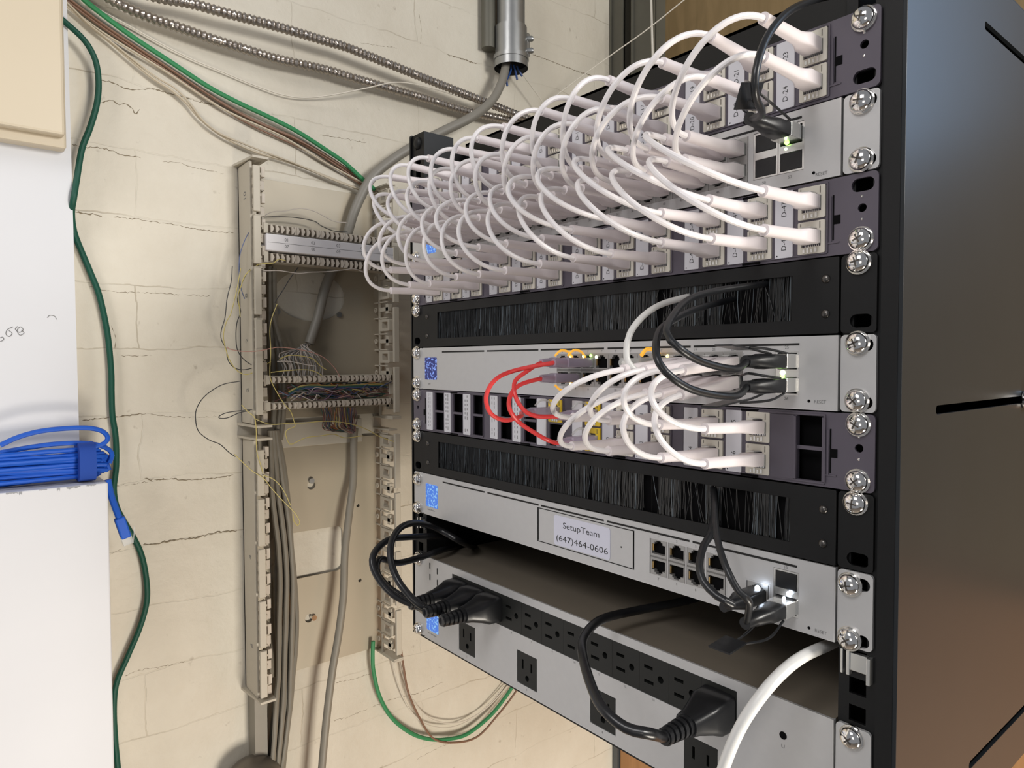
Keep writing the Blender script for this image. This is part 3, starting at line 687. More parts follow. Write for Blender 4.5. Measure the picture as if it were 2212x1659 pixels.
# ================================================================== BRUSH PANELS
def brush_panel(k, label, gaps, sc_r, hole_z):
    zt = -k*U-0.4; zb = -(k+1)*U+0.5
    root = thing('brush_panel', label, 'brush panel', (241.3, 10, zb), 'brush panels in the rack')
    hz = [rr(468, z-3.7, 480.5, z+3.7, 3.6) for z in hole_z]+[rr(3, z-3.7, 14, z+3.7, 3.6) for z in hole_z]
    w0, w1 = -k*U-0.80*U, -k*U-0.20*U
    put('panel_plate', MB().plate(rr(20.6, zb, 462, zt, 0.8, 2), [rect(49, w0, 434, w1)], -0.8, 1.2), black, root, bevel=0.25)
    for xa, xb_ in ((0.2, 19.8), (462.8, 482.4)):
        put('mounting_ear', MB().plate(rr(xa, zb, xb_, zt, 2.2), [h for h in hz if xa < h[0][0] < xb_+1], 0, 2), black, root, bevel=0.4)
    put('brush_holder', MB().box(46, 437, 4.5, 6.0, zb+1, zt-1), void, root)
    for x in (29.2, 454.5):
        for z in (-k*U-0.28*U, -k*U-0.73*U):
            put('panel_bolt', MB().dome((x, -0.8, z), 2.6, 1.6, 14, 4), mat('dark_steel', (0.10, 0.095, 0.09), 0.3, 0.9), root, smooth=True)
    mb = MB()
    for layer in range(2):
        x = 49.3
        while x < 433.7:
            x += random.uniform(0.22, 0.62)
            g_ = any(a < x < b for a, b in gaps)
            if g_ and random.random() < 0.86: continue
            if random.random() < 0.10: continue
            if math.sin(x*0.9)+math.sin(x*0.37+k)*0.8+random.gauss(0, .7) > 1.5: continue
            lean = random.gauss(0, 0.8)+(random.gauss(0, 5) if g_ else 0); bow = random.uniform(-0.6, 0.6); ln = random.uniform(0.72, 1.02) if random.random() < 0.2 else 1.0
            r_ = random.uniform(0.10, 0.21); y = 0.6+layer*1.7+random.uniform(0, 1.2)
            z0 = w1+0.6; z1 = z0-(w1-w0+1.0)*ln
            mb.tube([(x, y, z0), (x+lean*0.5+bow, y-random.uniform(0, 0.8), (z0+z1)/2), (x+lean, y-random.uniform(0, 1.5), z1)], r_, 3, caps=False)
    put('bristles', mb, bristle, root, kind='stuff')
    for z in sc_r: screw(root, XR-1, z); screw(root, XL, z)
    return root
brush_panel(3, 'upper black brush panel between the second patch panel and the 24-port switch', [(330, 345), (385, 418)], (-3.11*U,), (-3.84*U,))
brush_panel(6, 'lower black brush panel between the lowest patch panel and the gateway', [(262, 268), (318, 333), (352, 372), (384, 408), (424, 430)], (-6.13*U,), (-6.85*U,))

# ================================================================== PATCH CABLES
BOOT = {}
def boot(root, x, z, ln, m_, key, tilt=(0, 0), y0=0.0):
    """plug whose face sits in the port at (x, y0, z); returns cable end"""
    k = (key, round(ln))
    if k not in BOOT:
        mb = MB(); mb.loft([(-2.2, 5.5, 4.1, 9), (-12.5, 5.4, 4.1, 9), (-16.5, 4.0, 3.7, 4.5), (-20, 3.5, 3.5, 3), (-ln+8, 3.05, 3.15, 2.4), (-ln, 3.3, 3.3, 2), (-ln-0.01, 1.8, 1.8, 2)], 16)
        P = put('plug_boot', mb, m_, root, smooth=True, local=Vector((x, y0, z))-wo(root))
        g = MB().box(-5.6, 5.6, -2.4, 4.5, -3.9, 3.6); g.box(-2.6, 2.6, -9, 0, 4.9, 5.6); g.box(-5.9, -5.0, -2.9, -1.4, -3, 3)
        put('clear_plug', g, clear, P, local=(0,0,0)); BOOT[k] = P
    else: P = inst(BOOT[k], root, (x, y0, z))
    P.rotation_euler = (tilt[0], 0, tilt[1])
    R_ = P.rotation_euler.to_matrix()
    e = R_ @ Vector((0, -ln+2, 0)); dirv = R_ @ Vector((0, -1, 0))
    return Vector((x, y0, z))+e, dirv
GB = None
def patch_cable(label, p, q, hp, hq, m_=whitec, bm_=whitep, key='white', r=1.75, ln=55, group=None, sag=0.0, tp=(0,0), tq=(0,0), side=0.0):
    root = thing('patch_cable', label, 'cable', (p[0], -40, p[1]), group)
    a, da = boot(root, p[0], p[1], ln, bm_, key, tp); b, db = boot(root, q[0], q[1], ln, bm_, key, tq)
    c1 = a+da*hp+Vector((side, 0, -sag)); c2 = b+db*hq+Vector((side, 0, -sag))
    path = [a]+bez(a+da*1.5, c1, c2, b+db*1.5, 30)+[b]
    put('cable', MB().tube(path, r, 10), m_, root, smooth=True)
    return root
ORD = ['rightmost', 'second from right', 'third from right', 'fourth from right', 'fifth from right', 'sixth from right', 'sixth from left', 'fifth from left', 'fourth from left', 'third from left', 'second from left', 'leftmost']
rnd = random.Random(11)
for c in range(12, 0, -1):
    f = (12-c)/11.0
    for r_ in (0, 1):
        d = 2*(c-1)+1+r_
        tz = rnd.uniform(-0.03, 0.05); tx = rnd.uniform(-0.05, 0.07)
        patch_cable('white cable in jack D-%d, %s, %s row of the top patch panel' % (d, ORD[12-c], ('upper', 'lower')[r_]),
            (colx(c), RZ[r_]), (PX48(2*c-1), (-1.335, -1.65)[r_]*U), 44+rnd.uniform(-4, 6)-8*f, 36+rnd.uniform(-4, 5)-4*f,
            group='white cables from the top patch panel', tp=(-0.01+tx*0.6, tz), tq=(0.03+rnd.uniform(-.02,.02), rnd.uniform(-.02,.03)), side=rnd.uniform(-5, 3), ln=55)
for c in range(12, 0, -1):
    f = (12-c)/11.0
    for r_ in (0, 1):
        d = 25+2*(c-1)+r_
        tz = rnd.uniform(-0.05, 0.04); tx = rnd.uniform(-0.04, 0.03)
        patch_cable('white cable in jack D-%d, %s, %s row of the second patch panel' % (d, ORD[12-c], ('upper', 'lower')[r_]),
            (colx(c), -2*U+RZ[r_]), (PX48(2*c-2), (-1.335, -1.65)[r_]*U), 66+rnd.uniform(-8, 10)-26*f, 46+rnd.uniform(-6, 6)-12*f,
            group='white cables from the second patch panel', tp=(0.02+tx, tz), tq=(-0.01, rnd.uniform(-.03,.02)), side=rnd.uniform(-6, 4), ln=55)
# 24-port switch to lowest panel, eight white
for j, c in enumerate((8, 9, 10, 11)):
    for r_ in (0, 1):
        patch_cable('white cable from jack D-%d, lowest patch panel, to the %s row of the 24-port switch' % (49+2*j+r_, ('upper', 'lower')[r_]),
            (colx(c), -5*U+RZ[r_]), (PX24(8+j), (ZT24, ZB24)[r_]), 40+rnd.uniform(-6, 6)-8*r_, 48+rnd.uniform(-5, 10)-6*r_, group='white cables of the 24-port switch', tp=(-0.04, rnd.uniform(-.04,.04)), tq=(0.08+0.05*r_, rnd.uniform(-.05,.03)), side=rnd.uniform(-8, 0), r=1.85)
# three red cables
RK = {}
def redcable(label, p, q, pts):
    root = thing('patch_cable', label, 'cable', (p[0], -30, p[1]), 'red patch cables')
    ends = []
    for (x, z) in (p, q):
        k = 's' if z > -5*U else 'c'
        if k not in RK:
            mb = MB(); mb.loft([(-2, 5.7, 3.7, 6), (-17, 5.7, 3.7, 6), (-19, 5.2, 3.9, 5), (-26, 4.8, 4.1, 4), (-27, 4.0, 3.6, 3), (-38, 2.9, 2.9, 2)], 14)
            P = put('plug_boot', mb, lavender, root, smooth=True, local=Vector((x, 0, z))-wo(root))
            g = MB().box(-5.6, 5.6, -4, 5, -3.8, 3.8); put('clear_plug', g, clear, P, local=(0,0,0))
            arc = MB(); arc.tube(smooth_path([(0,-4,4.0),(0,-9,8.6),(0,-17,9.4),(0,-23,5.5)], 2), 1.0, 6); put('latch_guard', arc, led_lit if k == 's' else clear, P, local=(0,0,0)); RK[k] = P
        else: P = inst(RK[k], root, (x, 0, z))
        if z == ZB24: P.rotation_euler = (0, math.pi, 0)
        ends.append(Vector((x, -37, z)))
    path = smooth_path([ends[0]+Vector((0,14,0)), ends[0]]+pts+[ends[1], ends[1]+Vector((0,14,0))], 3)
    put('cable', MB().tube(path, 1.65, 10), red, root, smooth=True)
zC = lambda r_: -5*U+RZ[r_]
redcable('red patch cable from the upper switch ports to the yellow jack furthest left', (PX24(2), ZT24), (colx(6), zC(0)),
    [onY(1110,801,-60), onY(1068,822,-82), onY(1050,858,-90), onY(1060,893,-86), onY(1092,908,-72), onY(1125,899,-54)])
redcable('red patch cable from the upper switch ports to the upper right yellow jack', (PX24(1), ZT24), (colx(7), zC(0)),
    [onY(1137,803,-52), onY(1113,823,-62), onY(1112,852,-68), onY(1130,884,-64), onY(1158,899,-56)])
redcable('red patch cable from the lower switch row to the lower yellow jack', (PX24(1), ZB24), (colx(7), zC(1)),
    [onY(1122,832,-60), onY(1102,856,-72), onY(1101,884,-78), onY(1120,911,-70), onY(1150,932,-62), onY(1184,951,-52)])
for x, z, m_ in ((PX24(1)-5, -4.255*U, led_a), (PX24(2)-5, -4.25*U, led_gw), (PX24(3)-5.5, -4.265*U, led_gw), (PX24(1)-5, -4.745*U, led_a), (PX24(7)+5.5, -4.26*U, led_a), (PX24(2)+3, -4.24*U, led_g)):
    put('port_light', MB().dome((x, -1.0, z), 1.3, 0.7, 10, 3), m_, r24)
# fat off-white cable into the brush
fc = thing('network_cable', 'thick off-white cable curving from the 24-port switch up into the upper brush panel', 'cable', (PX24(7), -40, ZT24))
bz = boot(fc, PX24(7), ZT24, 42, clear, 'fat')[0]
put('latch_guard', MB().tube(smooth_path([(PX24(7), -3, ZT24+6), (PX24(7)-1, -8, ZT24+9), (PX24(7)-2, -15, ZT24+9), (PX24(7)-2, -20, ZT24+5)], 2), 1.5, 6), led_lit, fc)
put('cable', MB().tube(smooth_path([bz, onY(1372,800,-47), onY(1357,783,-50), onY(1353,757,-50), onY(1361,720,-46), onY(1387,685,-35), onY(1425,659,-18), onY(1477,643,-1), onY(1500,638,8)]), 2.15, 12), offwhite, fc, smooth=True)

# black direct-attach cables
def dac(name, label, x, z, y_head, path, pull, tabpts, grp=None):
    root = thing(name, label, 'cable', (x, -20, z), grp)
    put('metal_head', MB().box(x-6.6, x+6.6, -12.5, 3, z-4.2, z+4.4), steel, root, bevel=0.4)
    mb = MB(); mb.loft([(-12.3, 6.4, 4.3, 6, x, z), (-24, 6.4, 4.3, 5, x, z), (-27, 5.2, 4.6, 3, x, z), (-36, 4.3, 4.3, 2, x, z), (-37, 3.7, 3.7, 2, x, z), (-46, 3.5, 3.5, 2, x, z)], 14)
    put('strain_relief', mb, rubber, root, smooth=True)
    put('cable', MB().tube(smooth_path([Vector((x, -44, z))]+path), 2.0, 12), rubber_soft, root, smooth=True)
    tb = MB()
    for tp_ in tabpts: tb.tube(smooth_path(tp_, 2), 0.75, 6)
    if pull: tb.add(*pull)
    put('pull_tab', tb, rubber, root)
    return root
def slab(c, u, v, n, a, b, t):
    c = Vector(c); u = Vector(u).normalized(); v = Vector(v).normalized(); n = u.cross(v)
    vs = [c+u*(i*a/2)+v*(j*b/2)+n*(k*t/2) for i in (-1,1) for j in (-1,1) for k in (-1,1)]
    return (vs, [(0,1,3,2),(4,6,7,5),(0,4,5,1),(2,3,7,6),(0,2,6,4),(1,5,7,3)])
zs = -4.345*U
dac('direct_attach_cable', 'black cable from the upper fibre slot of the 24-port switch looping into the upper brush', 431.4, zs, 0,
    [onY(1586,797,-66), onY(1515,781,-92), onY(1467,752,-108), onY(1440,720,-108), onY(1454,682,-92), onY(1490,646,-66), onY(1554,627,-34), onY(1647,614,-1), onY(1670,609,8)],
    slab((427,-50,zs+8), (0,1,-0.1), (1,0,0), 0, 22, 11, 1.0), [[(426,-10,zs+4.6),(426,-30,zs+7),(427,-44,zs+8)],[(437,-10,zs+4.6),(436,-30,zs+7),(433,-44,zs+8)]], 'black cables of the 24-port switch')
zs = -4.665*U
dac('direct_attach_cable', 'black cable from the lower fibre slot of the 24-port switch looping into the upper brush', 431.4, zs, 0,
    [onY(1586,856,-68), onY(1509,846,-96), onY(1457,820,-112), onY(1424,785,-118), onY(1417,746,-112), onY(1427,712,-98), onY(1457,690,-74), onY(1506,667,-40), onY(1577,648,-1), onY(1600,643,8)],
    slab((427,-62,zs-9), (0,1,0.1), (1,0,0), 0, 24, 10, 1.0), [[(425,-14,zs-4.6),(424,-30,zs-8),(425,-50,zs-9)],[(437,-14,zs-4.6),(437,-30,zs-8),(431,-50,zs-9)],[(425,-40,zs+6),(431,-42,zs+7.5),(438,-36,zs+6),(438,-20,zs+4.6)],[(425,-40,zs+6),(425,-36,zs-5)]], 'black cables of the 24-port switch')
zs = -1.315*U
dac('direct_attach_cable', 'black cable from the green-lit slot of the 48-port switch, rising over the rack top', 432.5, zs, 0,
    [onY(1646,245,-62), onY(1634,215,-74), onY(1630,180,-80), onY(1638,130,-78), onY(1660,75,-68), onY(1700,28,-48), onY(1750,3,-20), onY(1810,-12,30), onY(1850,-20,80), Vector((452, 250, 62)), Vector((440, 420, 59)), Vector((430, 640, 59))],
    slab(onY(1618,207,-74), (0,1,0.25), (0.35,0,1), 0, 20, 13, 1.0), [[(427,-14,zs+4.6),(425,-40,zs+8),onY(1640,235,-66),onY(1625,215,-72)],[(438,-10,zs+4.6),(438,-34,zs+10),(434,-52,zs+18),onY(1640,190,-70)]])
zs = -7.685*U
dac('direct_attach_cable', 'grey-black cable hanging from the lower brush down to the lit slot of the gateway', 432.5, zs, 0,
    [onY(1618,1300,-58), onY(1596,1278,-62), onY(1574,1238,-62), onY(1556,1190,-56), onY(1546,1140,-44), onY(1543,1090,-24), onY(1541,1060,-1), onY(1541,1040,9)],
    slab((424,-50,zs-14), (0,1,0.1), (1,0,0), 0, 17, 14, 1.0), [[(426,-14,zs-4.6),(424,-30,zs-12),(424,-42,zs-14)],[(438,-14,zs-4.6),(438,-30,zs-11),(429,-43,zs-14)]])
up_ = thing('uplink_cable', 'flat black cable looping from the lower brush to the uplink port of the gateway', 'cable', (413, -30, -7.635*U))
put('plug_boot', MB().loft([(-1.5, 5.8, 4.6, 6, 413.1, -7.64*U), (-20, 5.8, 4.8, 5, 413.1, -7.64*U), (-30, 3.2, 3.2, 2, 413.1, -7.64*U), (-38, 3, 3, 2, 413.1, -7.64*U)], 14), rubber, up_, smooth=True)
put('cable', MB().tube(smooth_path([(413.1, -34, -7.64*U), onY(1580,1305,-54), onY(1548,1287,-58), onY(1519,1256,-58), onY(1511,1220,-54), onY(1520,1180,-42), onY(1536,1150,-30), onY(1543,1100,-10), onY(1544,1065,1), onY(1544,1045,9)]), 2.3, 12), rubber_soft, up_, smooth=True)

# ================================================================== POWER LEADS
def power_plug(root, x, z, ln=60, flat=True):
    mb = MB(); mb.loft([(-0.6, 13, 12.2, 7, x, z), (-13, 12.8, 12, 6, x, z), (-19, 11.5, 10, 4, x, z), (-30, 8.8, 7.4, 3, x, z), (-36, 8.0, 7.0, 2.6, x, z)], 22)
    b = put('plug_body', mb, rubber, root, smooth=True)
    s = MB(); y = -36
    for i in range(5):
        s.loft([(y, 6.6-i*0.3, 6.6-i*0.3, 2.2, x, z), (y-3, 6.6-i*0.3, 6.6-i*0.3, 2.2, x, z)], 14); s.loft([(y-3, 4.6, 4.6, 2, x, z), (y-4.6, 4.6, 4.6, 2, x, z)], 12); y -= 4.6
    put('strain_relief', s, rubber, root, smooth=True)
    return Vector((x, y+1, z))
pr_ = thing('power_lead', 'black power cord plugged into the rightmost outlet, curving back under the gateway', 'power cord', (385, -40, -9.5*U))
e = power_plug(pr_, 385.4, -9.52*U)
put('cable', MB().tube(smooth_path([e, onY(1405,1585,-82), onY(1352,1572,-90), onY(1302,1530,-92), onY(1275,1475,-84), onY(1259,1415,-70), onY(1262,1375,-50), onY(1300,1338,-20), onY(1380,1318,20), onY(1480,1298,58), onY(1560,1275,95), onY(1600,1262,130)]), 3.3, 14), rubber, pr_, smooth=True)
base_l = [('black power cord in the first left outlet, its loop innermost left of the rack', 87), ('black power cord in the second left outlet, its loop bulging furthest left', 114), ('black power cord in the third left outlet, its loop rising highest', 141)]
paths = [[onX(870,1290,70), onX(838,1268,62), onX(815,1238,55), onX(820,1208,45), onX(858,1216,40), onX(905,1205,38), onX(955,1188,40), onY(1000,1178,60), onY(1040,1172,130)],
         [onX(905,1312,92), onX(850,1285,78), onX(812,1240,62), onX(806,1200,52), (None), onX(838,1167,44), onX(885,1160,38), onX(945,1158,38), onY(985,1158,60), onY(1010,1155,130)],
         [onX(955,1328,118), onX(905,1305,105), onX(865,1262,88), onX(845,1215,70), onX(846,1170,58), onX(868,1138,48), onX(905,1130,44), onX(950,1145,46), onX(1000,1172,60), onY(1045,1190,110)]]
for (lab_, x), pth in zip(base_l, paths):
    r_ = thing('power_lead', lab_, 'power cord', (x, -40, -9.5*U), 'power cords at the left')
    e = power_plug(r_, x, -9.5*U)
    put('cable', MB().tube(smooth_path([e]+[q for q in pth if q is not None]), 3.3, 12), rubber, r_, smooth=True)
wl_ = put('white_cable', MB().tube(smooth_path([onY(1830,1375,60), onY(1790,1393,20), onY(1735,1418,-14), onY(1690,1452,-34), onY(1645,1502,-50), onY(1600,1570,-58), onY(1566,1650,-60), onY(1545,1730,-58), onY(1530,1850,-50), onY(1535,2100,-20), onY(1560,2500,60)]), 3.4, 14), offwhite, smooth=True)
tag(wl_, 'thick white cable hanging in front of the power unit at the bottom right', 'cable')

# ================================================================== THE WALL
def wire(name, label, cat, pts, r, m_, n=8, group=None, step=5):
    o = put(name, MB().tube(smooth_path(pts, step), r, n), m_, smooth=True); return tag(o, label, cat, group)
# armoured flexible conduits
def armour(label, pts):
    pth = smooth_path(pts, 1.6); L = 0; rs = []; last = pth[0]
    for p in pth: L += (p-last).length; last = p; rs.append(5.9+0.95*math.cos(2*math.pi*L/6.4))
    mb = MB().tube(pth, rs, 14); o = put('armoured_conduit', mb, armor, smooth=True)
    for p_ in o.data.polygons: p_.use_smooth = True
    return tag(o, label, 'conduit', 'armoured conduits on the wall')
armour('upper ribbed metal armoured conduit crossing the top of the brick wall', [W(a, b, 34) for a, b in [(240,-40),(338,-6),(411,7),(483,27),(600,58),(708,90),(761,107),(922,171),(1050,221),(1115,247),(1180,270)]])
armour('lower ribbed metal armoured conduit crossing the brick wall above the beige blocks', [W(a, b, 20) for a, b in [(170,-45),(257,8),(320,36),(386,59),(460,85),(547,112),(600,128),(708,152),(761,168),(922,214),(1000,238),(1083,256),(1180,275)]])
# rigid conduit
em = thing('rigid_conduit', 'thick grey metal pipe with a clamp coupling coming down at the top centre', 'conduit', (W(1104,100,36).x, W(1104,100,36).y, W(1100,135,36).z))
cx, cy = WX+36, W(1104, 90, 36).y; zt_ = W(1104, 66, 36).z; z2_ = W(1104, 133, 36).z; z3_ = W(1104,146,36).z
put('pipe', MB().tube([(cx,cy,zt_-10),(cx,cy,760)], 24, 32), galv, em, smooth=True)
mb = MB().tube([(cx,cy,z2_+4),(cx,cy,zt_+4),(cx,cy,zt_+5)], [27.5,27.5,25], 32); mb.tube([(cx,cy,z2_+1),(cx,cy,z2_+8)], 30.5, 32); 
mb.tube([(cx,cy,z3_-2),(cx,cy,z2_+3)], [29,29], 32, caps=False); mb.tube([(cx,cy,z3_-1),(cx,cy,z3_+12)], [26.5,26.5], 32, caps=False); put('coupling', mb, galv, em, smooth=True)
put('pipe_mouth', MB().tube([(cx,cy,z3_+6),(cx,cy,z3_+8)], 26.5, 24), void, em)
for dz in (14, 34): put('clamp_screw', MB().tube([(cx+14,cy+18,z2_+dz+4),(cx+23,cy+27,z2_+dz+4),(cx+25,cy+29,z2_+dz+4)], [5,5,3.5], 14), galv, em, smooth=True)
put('clamp_lug', MB().box(cx+8, cx+20, cy+14, cy+26, z2_+8, z2_+48), galv, em, bevel=2)
o = put('rigid_conduit', MB().tube([(WX+14, cy-32, z3_+30), (WX+14, cy-32, 760)], 12, 20), struct_m, smooth=True); tag(o, 'narrow dark pipe behind the thick pipe with the coupling, top centre', 'conduit')
for i, (a, b, c2, d2) in enumerate([(1090,150,1096,186),(1104,150,1092,178),(1112,148,1117,172),(1119,148,1128,165)]):
    wire('blue_wire', 'short blue wire end poking out of the pipe mouth at the top centre', 'wire', [(cx, cy+8*(i-1.5), z3_+10), W(a,b,36), W(c2,d2,38)], 1.8, mat('navy_wire', (0.02, 0.07, 0.25), 0.4), group='blue wire ends in the pipe')
# grey feeder cable from the pipe
wire('grey_cable', 'thick grey cable curving from the pipe mouth down behind the white cable loops', 'cable', [W(a, b, o_) for a, b, o_ in [(1096,120,36),(1092,145,36),(1083,180,44),(1062,218,52),(1020,252,56),(954,285,50),(900,312,44),(841,350,36),(800,388,30),(768,450,24),(752,500,18),(738,545,14),(715,590,14),(700,630,14),(687,685,16),(673,728,18),(668,742,18)]], 7.2, greyd, 12)
# green wire, brown wires, beige wires
wire('green_wire', 'bright green ground wire running from the top left corner across the wall', 'wire', [W(a, b, 12) for a, b in [(160,-25),(182,0),(235,42),(290,82),(370,135),(451,188),(515,222),(579,252),(640,283),(712,329),(745,352),(780,384),(810,410)]], 3.3, green)
for i, (dx, dy, r_) in enumerate([(0,0,1.9),(5,9,1.6),(-3,14,1.4),(10,2,1.6)]):
    wire('brown_wire', ['brown wire right under the green wire, thickest of its strand', 'brown wire in the strand under the green wire, lower strand', 'thin brown wire lowest in the strand under the green wire', 'brown wire squeezed against the green wire'][i], 'wire',
         [W(a+dx*(1-t_)+2*math.sin(3*t_+i), b+3+dy*(0.6+0.4*math.sin(5*t_+i*2)), 3+1.2*i) for t_, (a, b) in [(k/8, q) for k, q in enumerate([(120,-22),(150,0),(225,54),(354,138),(483,222),(560,262),(640,297),(712,338),(795,393)])]], r_, brown, 6, 'brown wires under the green wire')
for i, (dx, dy, r_) in enumerate([(0,0,1.8),(7,-5,1.3)]):
    wire('beige_wire', ['beige wire sagging from the top left corner over the top of the left block rail', 'thinner beige wire beside the sagging beige wire'][i], 'wire',
         [W(a+dx, b+dy*math.cos(k*1.3), 8+3*i) for k, (a, b) in enumerate([(110,-15),(143,12),(185,48),(225,80),(322,163),(370,195),(402,222),(430,254),(467,285),(510,310),(554,329),(632,353),(712,384),(778,410)])], r_, beige, 6, 'beige wires on the wall')
wire('beige_wire', 'beige wire hugging the underside of the brown and green strand to the rack', 'wire', [W(a, b, 7) for a, b in [(146,14),(225,72),(354,152),(483,236),(612,296),(700,350),(795,401)]], 1.6, beige, 6, 'beige wires on the wall')
wire('thin_white_wire', 'thin white wire waving across the wall between the conduits and the green wire', 'wire', [W(a, b, o_) for a, b, o_ in [(190,8,6),(225,27,6),(290,62,6),(354,98,6),(420,130,6),(483,156,6),(550,184,6),(612,205,8),(664,211,10),(730,203,20),(793,190,32),(857,178,34),(922,188,30),(1018,217,30),(1090,240,26)]], 1.0, mat('thin_white', (0.66, 0.61, 0.52), 0.5), 6)
wire('thin_white_wire', 'thin pale string slanting from the top edge down behind the rack, right of the pipe', 'wire', [Vector((-250,640,0))*0+onY(a, b, y_) for a, b, y_ in [(1490,-10,640),(1400,62,600),(1330,112,560),(1270,155,520),(1210,200,480),(1180,225,470)]], 1.1, mat('thin_white', (0.66, 0.61, 0.52), 0.5), 6)
wire('cord', 'white cord hanging straight down in front of the dark corner struts', 'wire', [onY(1406,-20,640), onY(1408,50,640), onY(1410,125,640), onY(1411,180,640)], 2.2, mat('cord_white', (0.6, 0.57, 0.5), 0.5), 8)
wire('hanging_string', 'faint pale string under the pipe mouth, in front of the brick wall', 'wire', [W(a, b, 30) for a, b in [(1128,160),(1150,190),(1172,222),(1185,260)]], 0.9, mat('thin_white', (0.66, 0.61, 0.52), 0.5), 6)
# dark green cable at left
wire('dark_green_cable', 'dark green cable snaking down the wall beside the white board on the left', 'cable', [W(a, b, o_) for a, b, o_ in [(120,30,24),(143,50,24),(183,88,24),(206,130,22),(213,177,20),(209,225,20),(194,277,20),(177,322,20),(166,386,22),(159,430,26),(155,460,14),(160,500,10),(175,540,8),(196,590,8),(215,640,8),(232,720,8),(240,800,8),(241,850,8),(243,898,8),(250,946,8),(251,1007,8),(246,1055,8),(252,1095,8),(270,1130,8),(289,1162,8),(306,1200,8),(316,1250,8),(317,1300,8),(302,1356,8),(275,1420,8),(252,1475,8),(246,1530,8),(249,1600,8),(255,1665,8),(258,1720,8)]], 3.4, dgreen, 10)
# bottom loops
wire('green_wire', 'bright green wire loop hanging below the right block rail', 'wire', [W(a, b, 14) for a, b in [(806,1385),(805,1415),(807,1450),(820,1504),(847,1551),(889,1584),(930,1597),(972,1596),(1010,1585),(1055,1550),(1085,1515),(1112,1475),(1135,1430)]], 3.2, green)
wire('brown_wire', 'brown wire loop hanging beside the green loop below the right block rail', 'wire', [W(a, b, 18) for a, b in [(866,1400),(872,1443),(883,1499),(908,1554),(936,1595),(978,1604),(1030,1592),(1075,1545),(1110,1500),(1135,1460)]], 1.7, brown, 6)
for i, (dx, dy) in enumerate([(0,0),(14,10)]):
    wire('beige_wire', ['pale wire loop inside the green loop below the right rail', 'second pale wire loop just outside the other pale loop below the right rail'][i], 'wire', [W(a+dx, b-dy, 10) for a, b in [(845,1395),(850,1440),(868,1500),(895,1545),(930,1568),(980,1570),(1030,1545),(1075,1500),(1105,1460)]], 1.0, mat('thin_white', (0.66, 0.61, 0.52), 0.5), 6, 'pale wire loops below the rail')

